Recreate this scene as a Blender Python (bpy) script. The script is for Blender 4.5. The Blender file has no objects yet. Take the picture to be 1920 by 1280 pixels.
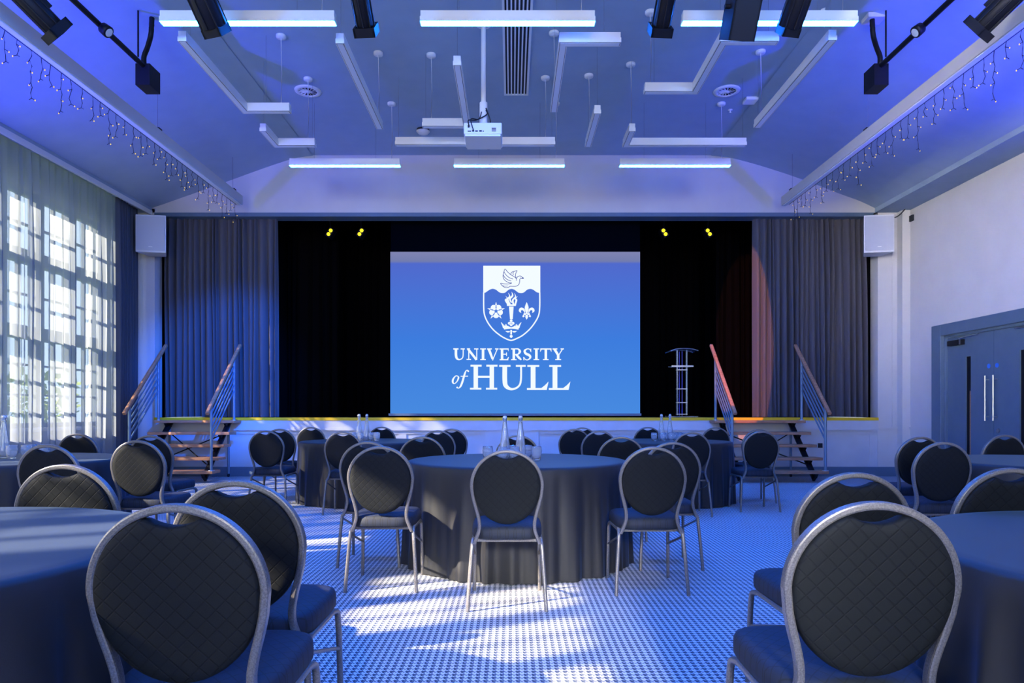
import bpy, math, random
from mathutils import Vector, Matrix
random.seed(7)
PI = math.pi
S = bpy.context.scene
C = S.collection

# ---------------------------------------------------------------- camera, world, light, exposure
EYE, F, HY = 1.12, 1280.0, 773.0           # eye height, focal length in pixels, horizon row of the photo
cam_d = bpy.data.cameras.new('camera'); cam_d.sensor_width = 36; cam_d.lens = 24
cam_d.shift_y = (HY - 640) / 1920; cam_d.clip_start = 0.05; cam_d.clip_end = 300
cam = bpy.data.objects.new('camera', cam_d); C.objects.link(cam)
cam.location = (0, 0, EYE); cam.rotation_euler = (PI/2, 0, 0)
S.camera = cam
S.view_settings.view_transform = 'Standard'; S.view_settings.look = 'None'
S.view_settings.gamma = 1; S.view_settings.use_curve_mapping = False
S.view_settings.exposure = 0.0

w = bpy.data.worlds.new('sky'); S.world = w; w.use_nodes = True
bg = w.node_tree.nodes['Background']; bg.inputs[0].default_value = (0.72, 0.87, 1.0, 1); bg.inputs[1].default_value = 3.0

def light(name, kind, loc, energy, color, aim=None, **k):
    d = bpy.data.lights.new(name, kind); d.energy = energy; d.color = color
    for a, v in k.items(): setattr(d, a, v)
    o = bpy.data.objects.new(name, d); C.objects.link(o); o.location = loc
    if aim is not None:
        o.rotation_euler = (Vector(aim) - Vector(loc)).to_track_quat('-Z', 'Y').to_euler()
    return o
SUN_EL = math.radians(27.5)
sd = Vector((0.91*math.cos(SUN_EL), 0.41*math.cos(SUN_EL), -math.sin(SUN_EL)))
light('sun', 'SUN', (-20, -8, 12), 32.0, (1.0, 0.84, 0.64), aim=Vector((-20, -8, 12)) + sd, angle=math.radians(0.8))
# added area lamps outside unseen rear and left windows, a neutral fill for daylight
light('rear_fill', 'AREA', (0.0, -6.6, 2.6), 36, (1.0, 0.90, 0.84), aim=(0, 12, 4.0), shape='RECTANGLE', size=9, size_y=3.0, spread=math.radians(26))
light('right_wall_fill', 'AREA', (-3.25, -6.6, 2.6), 42, (1.0, 0.93, 0.88), aim=(6.9, 9.4, 3.6), shape='RECTANGLE', size=3.0, size_y=3.0, spread=math.radians(16))
light('left_window_fill', 'AREA', (-7.3, 1.0, 2.6), 200, (1.0, 0.94, 0.90), aim=(0, 3.2, 2.9), shape='RECTANGLE', size=10, size_y=3.2, spread=math.radians(80))
light('floor_fill', 'AREA', (0.35, -6.6, 3.4), 10, (1.0, 0.96, 0.92), aim=(0.25, 4.2, 0), shape='RECTANGLE', size=0.9, size_y=0.9, spread=math.radians(12))
# blue LED floods on both ceiling slopes, plus an added fill for the middle
BLUE = (0.03, 0.10, 1.0)
for sx in (-1, 1):
    light('blue_flood', 'SPOT', (sx*6.2, 5.0, 3.2), 1900, (0.02, 0.03, 1.0), aim=(sx*5.4, 7.2, 5.05), spot_size=math.radians(66), spot_blend=0.9, shadow_soft_size=0.05)
    light('ceiling_fill', 'SPOT', (sx*3.2, 3.0, 4.3), 300, (0.06, 0.28, 1.0), aim=(sx*2.0, 8.0, 5.6), spot_size=math.radians(120), spot_blend=0.9, shadow_soft_size=0.15)
light('blue_spot', 'SPOT', (-1.2, 5.8, 4.25), 5200, (0.0, 0.12, 1.0), aim=(-4.9, 12.0, 1.9), spot_size=math.radians(25), spot_blend=0.7, shadow_soft_size=0.04)
# orange beam of one profile spot that grazes the edge of the right stage curtain
o = light('orange_beam', 'SPOT', (1.45, 5.95, 4.2), 2500, (1.0, 0.34, 0.12), aim=(4.05, 12.1, 2.45), spot_size=math.radians(30), spot_blend=0.05, shadow_soft_size=0.01)
o.scale = (0.28, 1.0, 1.0)

# ---------------------------------------------------------------- helpers
def tag(o, label=None, cat=None, group=None, kind=None):
    if label: o['label'] = label
    if cat: o['category'] = cat
    if group: o['group'] = group
    if kind: o['kind'] = kind
    return o
def thing(name, label, cat, loc=(0, 0, 0), rz=0, group=None):
    o = bpy.data.objects.new(name, None); C.objects.link(o); o.empty_display_size = 0.1
    o.location = loc; o.rotation_euler = (0, 0, rz)
    return tag(o, label, cat, group)
def smooth_pts(P, n=6, closed=False):
    P = [Vector(p) for p in P]; out = []; m = len(P)
    for i in range(m if closed else m-1):
        if closed: a, b, c, d = P[(i-1) % m], P[i], P[(i+1) % m], P[(i+2) % m]
        else: a, b, c, d = P[max(i-1, 0)], P[i], P[i+1], P[min(i+2, m-1)]
        for k in range(n):
            t = k/n
            out.append(0.5*((2*b) + (c-a)*t + (2*a-5*b+4*c-d)*t*t + (3*b-a-3*c+d)*t**3))
    if not closed: out.append(P[-1])
    return out
def rrect(a, b, r=0.3, n=3):                # rounded rectangle profile, full sizes a x b
    rr = min(a, b)*r; out = []
    for cx, cy, t0 in ((a/2-rr, b/2-rr, 0), (-a/2+rr, b/2-rr, 90), (-a/2+rr, -b/2+rr, 180), (a/2-rr, -b/2+rr, 270)):
        for k in range(n):
            t = math.radians(t0 + 90*k/(n-1)); out.append((cx+rr*math.cos(t), cy+rr*math.sin(t)))
    return out
def circ(r, n=8): return [(r*math.cos(2*PI*k/n), r*math.sin(2*PI*k/n)) for k in range(n)]
class MB:
    def __init__(s): s.v = []; s.f = []; s.sm = []
    def add(s, V, Fs, sm=False):
        n = len(s.v); s.v += [tuple(v) for v in V]; s.f += [tuple(i+n for i in f) for f in Fs]; s.sm += [sm]*len(Fs); return s
    def box(s, x0, x1, y0, y1, z0, z1, M=None):
        V = [Vector((x, y, z)) for x in (x0, x1) for y in (y0, y1) for z in (z0, z1)]
        if M is not None: V = [M @ v for v in V]
        return s.add(V, [(0,1,3,2), (4,6,7,5), (0,4,5,1), (2,3,7,6), (0,2,6,4), (1,5,7,3)])
    def sweep(s, P, prof, ref=(0, 0, 1), closed=False, caps=True, scale=None, sm=True):
        P = [Vector(p) for p in P]; ref = Vector(ref); n = len(P); m = len(prof); V = []
        for i, p in enumerate(P):
            if closed: t = P[(i+1) % n] - P[i-1]
            else: t = P[min(i+1, n-1)] - P[max(i-1, 0)]
            t.normalize(); u = ref - ref.dot(t)*t
            if u.length < 1e-4:
                r2 = Vector((1, 0, 0)) if abs(t.x) < .9 else Vector((0, 1, 0)); u = r2 - r2.dot(t)*t
            u.normalize(); b = t.cross(u); k = scale[i] if scale else 1
            V += [p + u*a*k + b*c*k for a, c in prof]
        Fs = []
        for i in range(n if closed else n-1):
            j = (i+1) % n
            for q in range(m): Fs.append((i*m+q, i*m+(q+1) % m, j*m+(q+1) % m, j*m+q))
        s.add(V, Fs, sm)
        if caps and not closed:
            s.add(V[:m], [tuple(range(m))[::-1]]); s.add(V[-m:], [tuple(range(m))])
        return s
    def tube(s, P, r, n=8, **k): return s.sweep(P, circ(r, n), **k)
    def lathe(s, prof, n=20, c=(0, 0, 0), M=None, caps=True):      # prof: list of (r, z)
        V = []; Fs = []
        for r, z in prof:
            for k in range(n):
                v = Vector((c[0]+r*math.cos(2*PI*k/n), c[1]+r*math.sin(2*PI*k/n), c[2]+z)); V.append(M @ v if M is not None else v)
        for i in range(len(prof)-1):
            for k in range(n): Fs.append((i*n+k, i*n+(k+1) % n, (i+1)*n+(k+1) % n, (i+1)*n+k))
        s.add(V, Fs, True)
        for i, rev in ((0, True), (len(prof)-1, False)):
            if caps and prof[i][0] > 1e-4:
                idx = list(range(n)); s.add(V[i*n:(i+1)*n], [tuple(idx[::-1] if rev else idx)])
        return s
    def build(s, name, mat, parent=None, label=None, cat=None, group=None, kind=None, loc=None):
        me = bpy.data.meshes.new(name); me.from_pydata(s.v, [], s.f); me.materials.append(mat)
        me.polygons.foreach_set('use_smooth', s.sm)
        me.validate(); me.update()
        o = bpy.data.objects.new(name, me); C.objects.link(o)
        if loc: o.location = loc
        if parent: o.parent = parent
        return tag(o, label, cat, group, kind)
def bevel(o, w=0.004, seg=2):
    m = o.modifiers.new('bevel', 'BEVEL'); m.width = w; m.segments = seg; m.limit_method = 'ANGLE'; m.angle_limit = 0.7; return o
def copy_tree(o, parent=None):
    c = o.copy(); C.objects.link(c); c.parent = parent
    for ch in list(o.children): copy_tree(ch, c)
    return c
def structure(name, mb, mat): return mb.build(name, mat, kind='structure')

# ---------------------------------------------------------------- materials
def principled(name, col, rough=0.6, metal=0.0, spec=0.5, **k):
    m = bpy.data.materials.new(name); m.use_nodes = True; b = m.node_tree.nodes['Principled BSDF']
    b.inputs['Base Color'].default_value = (*col, 1); b.inputs['Roughness'].default_value = rough
    b.inputs['Metallic'].default_value = metal; b.inputs['Specular IOR Level'].default_value = spec
    for a, v in k.items(): b.inputs[a.replace('_', ' ')].default_value = v
    return m
class N:                                    # tiny node helper
    def __init__(s, m): s.m = m; s.t = m.node_tree; s.b = s.t.nodes.get('Principled BSDF')
    def n(s, kind, **k):
        nd = s.t.nodes.new(kind)
        for a, v in k.items(): setattr(nd, a, v)
        return nd
    def math(s, op, a, b=None):
        nd = s.n('ShaderNodeMath', operation=op)
        for i, v in enumerate((a, b)):
            if v is None: continue
            if isinstance(v, (int, float)): nd.inputs[i].default_value = v
            else: s.t.links.new(v, nd.inputs[i])
        return nd.outputs[0]
    def noise(s, scale, detail=2, vec=None):
        nd = s.n('ShaderNodeTexNoise'); nd.inputs['Scale'].default_value = scale; nd.inputs['Detail'].default_value = detail
        s.t.links.new(vec if vec is not None else s.coord(), nd.inputs['Vector']); return nd.outputs['Fac']
    def coord(s, which='Object'):
        return s.n('ShaderNodeTexCoord').outputs[which]
    def ramp(s, fac, stops):
        nd = s.n('ShaderNodeValToRGB'); e = nd.color_ramp.elements
        while len(e) < len(stops): e.new(0.5)
        for i, (p, c) in enumerate(stops): e[i].position = p; e[i].color = (*c, 1)
        s.t.links.new(fac, nd.inputs[0]); return nd.outputs[0]
    def bump(s, h, strength=0.3, dist=0.01):
        nd = s.n('ShaderNodeBump'); nd.inputs['Strength'].default_value = strength; nd.inputs['Distance'].default_value = dist
        s.t.links.new(h, nd.inputs['Height']); s.t.links.new(nd.outputs[0], s.b.inputs['Normal'])
    def col(s, c): s.t.links.new(c, s.b.inputs['Base Color'])
def noisy(name, c1, c2, rough=0.7, scale=8, bump=0.15, bscale=60, **k):
    m = principled(name, c1, rough, **k); q = N(m)
    q.col(q.ramp(q.noise(scale, 3), [(0.3, c1), (0.7, c2)])); q.bump(q.noise(bscale, 2), bump, 0.004); return m
def emitter(name, col, strength, sample=True):
    m = bpy.data.materials.new(name); m.use_nodes = True; t = m.node_tree; t.nodes.clear()
    e = t.nodes.new('ShaderNodeEmission'); o = t.nodes.new('ShaderNodeOutputMaterial')
    e.inputs[0].default_value = (*col, 1); e.inputs[1].default_value = strength; t.links.new(e.outputs[0], o.inputs[0])
    if not sample: m.cycles.emission_sampling = 'NONE'
    return m
M = {}
M['wall'] = noisy('wall_paint', (0.60, 0.57, 0.54), (0.63, 0.60, 0.57), 0.75, 3, 0.08, 90)
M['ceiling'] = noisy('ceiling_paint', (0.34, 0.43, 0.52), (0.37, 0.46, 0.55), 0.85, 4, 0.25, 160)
M['trim_blue'] = noisy('blue_grey_paint', (0.095, 0.15, 0.215), (0.11, 0.165, 0.23), 0.45, 5, 0.04, 50)
M['fascia'] = noisy('fascia_paint', (0.55, 0.55, 0.56), (0.60, 0.60, 0.61), 0.5, 4, 0.05, 40)
M['yellow'] = noisy('yellow_nosing', (0.90, 0.55, 0.01), (0.84, 0.50, 0.01), 0.5, 12, 0.05, 60)
M['black'] = principled('black_metal', (0.004, 0.004, 0.007), 0.5, 0.0, 0.3)
M['blackpaint'] = principled('black_stage_paint', (0.004, 0.004, 0.005), 0.9, 0.0, 0.1)
M['white'] = noisy('white_enamel', (0.80, 0.79, 0.76), (0.83, 0.82, 0.79), 0.4, 5, 0.02, 40)
M['offlens'] = principled('unlit_diffuser', (0.80, 0.84, 0.92), 0.5)
M['gap'] = principled('dark_gap', (0.01, 0.012, 0.02), 0.8)
M['lit'] = emitter('lit_blue_diffuser', (0.007, 0.15, 1.0), 240.0)
M['wood'] = principled('oak_rail', (0.42, 0.20, 0.10), 0.45)
q = N(M['wood'])
mp = q.n('ShaderNodeMapping'); mp.inputs['Scale'].default_value = (1, 9, 9); q.t.links.new(q.coord(), mp.inputs[0])
q.col(q.ramp(q.noise(6, 4, mp.outputs[0]), [(0.3, (0.30, 0.13, 0.065)), (0.7, (0.50, 0.26, 0.14))])); q.bump(q.noise(30, 3, mp.outputs[0]), 0.1, 0.003)
M['steelblue'] = principled('blue_grey_steel', (0.16, 0.24, 0.32), 0.35, 0.3)
M['chrome'] = principled('chrome', (0.55, 0.57, 0.60), 0.3, 1.0)
M['frame'] = principled('hammered_silver_frame', (0.36, 0.345, 0.33), 0.34, 0.55); q = N(M['frame'])
q.col(q.ramp(q.noise(260, 2), [(0.35, (0.15, 0.143, 0.138)), (0.65, (0.25, 0.238, 0.228))])); q.bump(q.noise(300, 2), 0.25, 0.002)
# quilted charcoal upholstery: diamond stitching plus a fine weave
def quilt(name, ax, hi=(0.006, 0.008, 0.009)):
    m = principled(name, (0.02, 0.02, 0.02), 0.7, 0, 0.2 if ax == 2 else 0.45); q = N(m)
    sx = q.n('ShaderNodeSeparateXYZ'); q.t.links.new(q.coord(), sx.inputs[0]); x = sx.outputs[0]; z = sx.outputs[ax]
    p = 0.046
    def line(e):
        f = q.math('ABSOLUTE', q.math('SUBTRACT', q.math('FRACT', q.math('DIVIDE', e, p)), 0.5)); return q.math('MINIMUM', q.math('MULTIPLY', f, 12.0), 1.0)
    a = line(q.math('ADD', x, z)); b = line(q.math('SUBTRACT', x, z)); h = q.math('MINIMUM', a, b)
    q.col(q.ramp(h, [(0.0, (0.003, 0.004, 0.005)), (0.9, hi)]))
    q.bump(q.math('ADD', h, q.math('MULTIPLY', q.noise(900, 1), 0.35)), 0.35 if ax == 2 else 0.08, 0.003); return m
M['quilt'] = quilt('quilted_charcoal_fabric', 2)
M['seatfab'] = quilt('quilted_charcoal_seat_fabric', 1, (0.009, 0.015, 0.030))  # bluer than the back: overhead blue light put into the seat colour
M['cloth'] = principled('black_tablecloth', (0.011, 0.012, 0.015), 0.55, 0, 0.45, Sheen_Weight=0.16, Sheen_Roughness=0.35, Sheen_Tint=(0.25, 0.5, 1.0, 1.0))  # blue sheen tint carries the blue light on the tabletops
q = N(M['cloth']); q.bump(q.noise(500, 1), 0.12, 0.002)
# houndstooth carpet
M['carpet'] = principled('houndstooth_carpet', (0.4, 0.4, 0.4), 0.95, 0, 0.1); q = N(M['carpet'])
sx = q.n('ShaderNodeSeparateXYZ'); q.t.links.new(q.coord(), sx.inputs[0]); P_ = 0.034
fx = q.math('FRACT', q.math('DIVIDE', sx.outputs[0], P_)); fy = q.math('FRACT', q.math('DIVIDE', sx.outputs[1], P_))
ft = q.math('FRACT', q.math('MULTIPLY', q.math('ADD', q.math('DIVIDE', sx.outputs[0], P_), q.math('DIVIDE', sx.outputs[1], P_)), 2.0))
a = q.math('LESS_THAN', fx, 0.5); b = q.math('LESS_THAN', fy, 0.5); t_ = q.math('LESS_THAN', ft, 0.5)
h = q.math('ADD', q.math('MULTIPLY', a, t_), q.math('MULTIPLY', b, q.math('SUBTRACT', 1.0, t_)))
hn = q.math('ADD', h, q.math('MULTIPLY', q.math('SUBTRACT', q.noise(220, 2), 0.5), 0.5))
q.col(q.ramp(hn, [(0.15, (0.07, 0.09, 0.12)), (0.85, (0.66, 0.66, 0.66))])); q.bump(q.noise(250, 2), 0.5, 0.006)
def drape(name, col, rough=0.8, sheen=0.2):
    m = principled(name, col, rough, 0, 0.02 if max(col) < 0.01 else 0.2, Sheen_Weight=sheen); q = N(m); q.bump(q.noise(180, 2), 0.1, 0.003); return m
M['greydrape'] = drape('grey_stage_drape', (0.095, 0.088, 0.095), 0.85, 0.05)
M['sidedrape'] = drape('grey_window_drape', (0.08, 0.085, 0.10), 0.85, 0.05)
M['blackdrape'] = drape('black_stage_drape', (0.0030, 0.0022, 0.0020), 0.95, 0.0)
# sheer curtain: threads that let part of the light straight through
m = bpy.data.materials.new('grey_sheer'); m.use_nodes = True; t = m.node_tree; t.nodes.clear()
tr = t.nodes.new('ShaderNodeBsdfTransparent'); tl = t.nodes.new('ShaderNodeBsdfTranslucent'); df = t.nodes.new('ShaderNodeBsdfDiffuse')
tl.inputs[0].default_value = (0.40, 0.46, 0.51, 1); df.inputs[0].default_value = (0.30, 0.34, 0.39, 1); tr.inputs[0].default_value = (0.92, 0.96, 1.0, 1)
m1 = t.nodes.new('ShaderNodeMixShader'); m2 = t.nodes.new('ShaderNodeMixShader'); ou = t.nodes.new('ShaderNodeOutputMaterial')
m1.inputs[0].default_value = 0.5; lw = t.nodes.new('ShaderNodeLayerWeight'); lw.inputs[0].default_value = 0.35
mr = t.nodes.new('ShaderNodeMapRange'); mr.inputs[3].default_value = 0.70; mr.inputs[4].default_value = 0.95
t.links.new(lw.outputs['Facing'], mr.inputs[0]); t.links.new(mr.outputs[0], m2.inputs[0])
t.links.new(tl.outputs[0], m1.inputs[1]); t.links.new(df.outputs[0], m1.inputs[2])
t.links.new(tr.outputs[0], m2.inputs[1]); t.links.new(m1.outputs[0], m2.inputs[2]); t.links.new(m2.outputs[0], ou.inputs[0])
M['sheer'] = m
m = m.copy(); m.name = 'sun_blocking_sheer'; mr2 = [n_ for n_ in m.node_tree.nodes if n_.type == 'MAP_RANGE'][0]; mr2.inputs[3].default_value = 0.86; mr2.inputs[4].default_value = 1.0; M['densesheer'] = m  # denser copy for unseen curtains, holds back direct sun
m = M['sheer'].copy(); m.name = 'thin_sheer'; mr2 = [n_ for n_ in m.node_tree.nodes if n_.type == 'MAP_RANGE'][0]; mr2.inputs[3].default_value = 0.25; mr2.inputs[4].default_value = 0.7; M['thinsheer'] = m  # sparser copy for unseen curtains, lets sun patches through
# clear glass, the light it catches put in as pale diffuse
def clear(name, col, rough=0.0, ior=1.45):
    m = bpy.data.materials.new(name); m.use_nodes = True; t = m.node_tree; t.nodes.clear()
    g = t.nodes.new('ShaderNodeBsdfGlass'); g.inputs[0].default_value = (*col, 1); g.inputs['IOR'].default_value = ior; g.inputs['Roughness'].default_value = rough
    o = t.nodes.new('ShaderNodeOutputMaterial'); d_ = t.nodes.new('ShaderNodeBsdfDiffuse'); d_.inputs[0].default_value = (0.85, 0.92, 1, 1); x_ = t.nodes.new('ShaderNodeMixShader'); x_.inputs[0].default_value = 0.14
    t.links.new(g.outputs[0], x_.inputs[1]); t.links.new(d_.outputs[0], x_.inputs[2]); t.links.new(x_.outputs[0], o.inputs[0]); return m
M['glass'] = clear('clear_bottle_glass', (0.95, 0.98, 1.0))
m = bpy.data.materials.new('window_glass'); m.use_nodes = True; t = m.node_tree; t.nodes.clear()
tr = t.nodes.new('ShaderNodeBsdfTransparent'); gl = t.nodes.new('ShaderNodeBsdfGlossy'); gl.inputs['Roughness'].default_value = 0.02
mx = t.nodes.new('ShaderNodeMixShader'); mx.inputs[0].default_value = 0.05; ou = t.nodes.new('ShaderNodeOutputMaterial')
t.links.new(tr.outputs[0], mx.inputs[1]); t.links.new(gl.outputs[0], mx.inputs[2]); t.links.new(mx.outputs[0], ou.inputs[0]); M['pane'] = m
m = bpy.data.materials.new('clear_acrylic'); m.use_nodes = True; t = m.node_tree; t.nodes.clear()
tr = t.nodes.new('ShaderNodeBsdfTransparent'); tr.inputs[0].default_value = (0.8, 0.88, 1, 1); gl = t.nodes.new('ShaderNodeBsdfGlossy'); gl.inputs['Roughness'].default_value = 0.15
gl.inputs[0].default_value = (0.8, 0.9, 1, 1)
mx = t.nodes.new('ShaderNodeMixShader'); mx.inputs[0].default_value = 0.35; ou = t.nodes.new('ShaderNodeOutputMaterial')
t.links.new(tr.outputs[0], mx.inputs[1]); t.links.new(gl.outputs[0], mx.inputs[2]); t.links.new(mx.outputs[0], ou.inputs[0]); M['acrylic'] = m
M['winframe'] = principled('window_frame_paint', (0.15, 0.18, 0.21), 0.5)
M['bulb'] = emitter('warm_fairy_bulb', (1.0, 0.70, 0.16), 1.3, False)
M['cable'] = principled('dark_cable', (0.012, 0.014, 0.02), 0.6)
M['wire'] = principled('steel_wire', (0.25, 0.26, 0.30), 0.5, 0.4)
M['speaker'] = principled('white_speaker_cabinet', (0.70, 0.70, 0.72), 0.5)
M['grille'] = principled('speaker_grille', (0.52, 0.53, 0.58), 0.6); q = N(M['grille']); q.bump(q.noise(400, 1), 0.5, 0.003)
M['yled'] = emitter('yellow_stage_led', (1.0, 0.85, 0.02), 2.2)
M['brick'] = noisy('brick', (0.36, 0.17, 0.12), (0.45, 0.24, 0.17), 0.9, 6, 0.2, 30)
M['grass'] = noisy('grass', (0.14, 0.24, 0.06), (0.22, 0.32, 0.08), 0.9, 3, 0.4, 20)
M['leaf'] = noisy('hedge_leaves', (0.20, 0.28, 0.05), (0.34, 0.40, 0.10), 0.8, 5, 0.6, 15)
# projected picture: blue that runs from violet at the top to azure at the lower left
m = bpy.data.materials.new('projected_blue'); m.use_nodes = True; t = m.node_tree; t.nodes.clear()
q = N(m); sx = q.n('ShaderNodeSeparateXYZ'); t.links.new(q.coord(), sx.inputs[0])
hz = q.math('DIVIDE', q.math('SUBTRACT', sx.outputs[2], 1.11), 2.92); hx = q.math('DIVIDE', q.math('ADD', sx.outputs[0], 2.2), 4.5)
c1 = q.ramp(hz, [(0.0, (0.075, 0.30, 0.88)), (0.45, (0.055, 0.24, 0.86)), (0.93, (0.095, 0.17, 0.72)), (0.945, (0.20, 0.24, 0.50)), (1.0, (0.25, 0.27, 0.52))])
e = q.n('ShaderNodeEmission'); t.links.new(c1, e.inputs[0]); e.inputs[1].default_value = 0.85; ou = q.n('ShaderNodeOutputMaterial'); t.links.new(e.outputs[0], ou.inputs[0])
M['projection'] = m
M['projwhite'] = emitter('projected_white', (0.86, 0.93, 1.0), 1.05, False)
M['projline'] = emitter('projected_line_blue', (0.06, 0.10, 0.45), 0.8, False)

# ---------------------------------------------------------------- the room
XL, XR, YB, YF = -6.85, 6.91, -6.0, 12.0
structure('floor', MB().box(XL-0.3, XR+0.3, YB-0.3, YF+0.1, -0.1, 0.0), M['carpet'])
CEIL = [(-7.1, 4.63), (-6.33, 4.63), (-6.33, 4.71), (-6.07, 4.80), (-5.5, 5.00), (-5.0, 5.18), (-4.45, 5.38), (-4.1, 5.50), (-3.8, 5.59), (-3.5, 5.63), (-3.2, 5.64),
        (3.2, 5.64), (3.5, 5.63), (3.8, 5.60), (4.1, 5.53), (4.48, 5.42), (5.14, 5.20), (5.74, 4.97), (6.1, 4.84), (6.38, 4.71), (6.38, 4.63), (7.2, 4.63)]
_in = CEIL[2:-2]; _t = [(x, z) for x, z in [(v.x, v.z) for v in smooth_pts([(a, 0, b) for a, b in _in], 4)]]
CEIL = CEIL[:2] + _t + CEIL[-2:]
def ceil_z(x):
    for (a, za), (b, zb) in zip(CEIL[1:], CEIL[2:]):
        if a <= x <= b and b > a: return za + (zb-za)*(x-a)/(b-a)
    return 4.63
mb = MB(); V = []
for y in (YB-0.3, YF+0.3):
    V += [(x, y, z) for x, z in CEIL] + [(x, y, max(z, 4.63)+0.25) for x, z in CEIL]
n = len(CEIL); Fs = []
for i in range(n-1):
    Fs.append((i, i+1, 2*n+i+1, 2*n+i))
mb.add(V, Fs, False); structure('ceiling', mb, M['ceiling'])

# left wall with tall windows
BAYS = [(-5.4, -2.4), (-1.6, 2.0), (3.0, 6.9), (7.75, 11.45)]
ZS, ZT = 0.90, 4.28
mb = MB().box(XL-0.25, XL, YB-0.25, YF+0.3, 0, ZS).box(XL-0.25, XL, YB-0.25, YF+0.3, ZT, 4.75)
ed = [YB-0.25] + [e for b_ in BAYS for e in b_] + [YF+0.3]
for i in range(0, len(ed), 2): mb.box(XL-0.25, XL, ed[i], ed[i+1], ZS, ZT)
structure('wall_left', mb, M['wall'])
for k, (y0, y1) in enumerate(BAYS):
    mb = MB(); xo, xi = XL-0.16, XL-0.06
    mb.box(xo, xi, y0, y1, ZS, ZS+0.07); mb.box(xo, xi, y0, y1, ZT-0.07, ZT)
    for z in (2.26, 3.34): mb.box(xo-0.02, xi+0.03, y0, y1, z-0.09, z+0.09)
    npair = max(1, round((y1-y0)/0.72)); st = (y1-y0)/npair
    for i in range(npair+1):
        y = y0+i*st; mb.box(xo, xi+0.02, max(y-0.09, y0), min(y+0.09, y1), ZS, ZT)
        if i < npair:
            mb.box(xo+0.03, xi-0.02, y+st/2-0.022, y+st/2+0.022, ZS, ZT)
            for z in (1.37, 1.80, 2.80, 3.80): mb.box(xo+0.03, xi-0.02, y, y+st, z-0.014, z+0.014)
    wo = structure('window_%d' % (k+1), mb, M['winframe'])
    MB().box(xo+0.045, xo+0.05, y0+0.01, y1-0.01, ZS+0.01, ZT-0.01).build('pane', M['pane'], wo)
    MB().box(XL-0.06, XL+0.10, y0-0.05, y1+0.05, ZS-0.05, ZS).build('window_sill', M['white'], wo)
structure('trim_1', MB().box(-6.352, -6.322, YB, YF, 4.585, 4.66), M['white'])       # pelmet edge over the window curtains

# right wall with a double door
DY0, DY1, DZ = 8.35, 11.22, 2.53
mb = MB().box(XR, XR+0.25, YB-0.25, DY0, 0, 4.75).box(XR, XR+0.25, DY1, YF+0.3, 0, 4.75).box(XR, XR+0.25, DY0, DY1, DZ, 4.75)
structure('wall_right', mb, M['wall'])
mb = MB(); f = 0.24
for (a0, a1, z0, z1) in ((DY0, DY0+f, 0, DZ), (DY1-f, DY1, 0, DZ), (DY0+f, DY1-f, DZ-f*0.75, DZ)): mb.box(XR-0.02, XR+0.2, a0, a1, z0, z1)
for (a0, a1, z0, z1) in ((DY0+f-0.10, DY0+f+0.03, 0, DZ-0.12), (DY1-f-0.03, DY1-f+0.10, 0, DZ-0.12), (DY0+f-0.1, DY1-f+0.1, DZ-0.22, DZ-0.10)): mb.box(XR+0.04, XR+0.2, a0, a1, z0, z1)
frame = structure('door_frame', mb, M['trim_blue']); frame.name = 'trim_2'; bevel(frame, 0.008)
ym = (DY0+DY1)/2+0.12
def door(name, y0, y1, slot, pull, clos):
    xa, xb = XR+0.08, XR+0.13; z0, z1 = 0.01, DZ-0.22; s0, s1 = slot
    mb = MB().box(xa, xb, y0, s0, z0, z1).box(xa, xb, s1, y1, z0, z1).box(xa, xb, s0, s1, z0, 0.42).box(xa, xb, s0, s1, 1.98, z1)
    d = structure(name, mb, M['trim_blue'])
    MB().box(xa+0.02, xa+0.03, s0, s1, 0.42, 1.98).build('vision_panel', M['black'], d, 'dark slot of glass')
    if name == 'door_1': MB().box(xa+0.012, xa+0.019, s0+0.012, s0+0.045, 0.42, 1.45).build('wood_edge', M['wood'], d, 'strip of timber seen through the slot')
    hb = MB().tube([(xa-0.06, pull, 1.0), (xa-0.06, pull, 1.66)], 0.014, 10)
    for z in (1.06, 1.60): hb.tube([(xa-0.06, pull, z), (xa, pull, z)], 0.010, 8)
    hb.build('handle', M['chrome'], d, 'chrome pull handle')
    yc = clos; cb = MB().box(xa-0.07, xa, yc-0.16, yc+0.16, DZ-0.36, DZ-0.28); c = cb.build('door_closer', M['black'], d, 'dark overhead closer')
    MB().box(xa-0.075, xa-0.068, yc-0.16, yc-0.13, DZ-0.36, DZ-0.28).build('end_cap', M['chrome'], c)
    s_ = 1 if clos > ym else -1
    MB().tube([(xa-0.05, yc-s_*0.10, DZ-0.265), (xa-0.10, yc-s_*0.34, DZ-0.255), (xa-0.03, yc-s_*0.5, DZ-0.24)], 0.009, 6).build('closer_arm', M['chrome'], c)
    MB().lathe([(0.035, 0), (0.035, 0.004)], 16, M=Matrix.Translation((xa-0.005, pull, 1.80)) @ Matrix.Rotation(PI/2, 4, 'Y')).build('round_sign', M['signblue'], d, 'small round blue sign')
    return d
M['signblue'] = principled('sign_blue', (0.03, 0.20, 0.75), 0.4)
door('door_1', ym+0.003, DY1-f, (10.28+0.12, 10.28+0.24), ym+0.10, 10.70)
dd = door('door_2', DY0+f, ym-0.003, (9.28, 9.40), ym-0.07, 8.95)
MB().lathe([(0.03, 0), (0.03, 0.012)], 14, M=Matrix.Translation((XR+0.066, ym-0.10, 0.86)) @ Matrix.Rotation(PI/2, 4, 'Y')).build('lock', M['chrome'], dd)
structure('baseboard_right', MB().box(XR-0.025, XR, YB, DY0, 0, 0.17).box(XR-0.025, XR, DY1, YF, 0, 0.17), M['trim_blue'])
structure('trim_3', MB().box(XR-0.02, XR, DY1, YF, 0.835, 0.87), M['wall'])
structure('trim_4', MB().box(6.77, XR, YF-0.16, YF, 0, 4.63), M['wall'])
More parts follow.
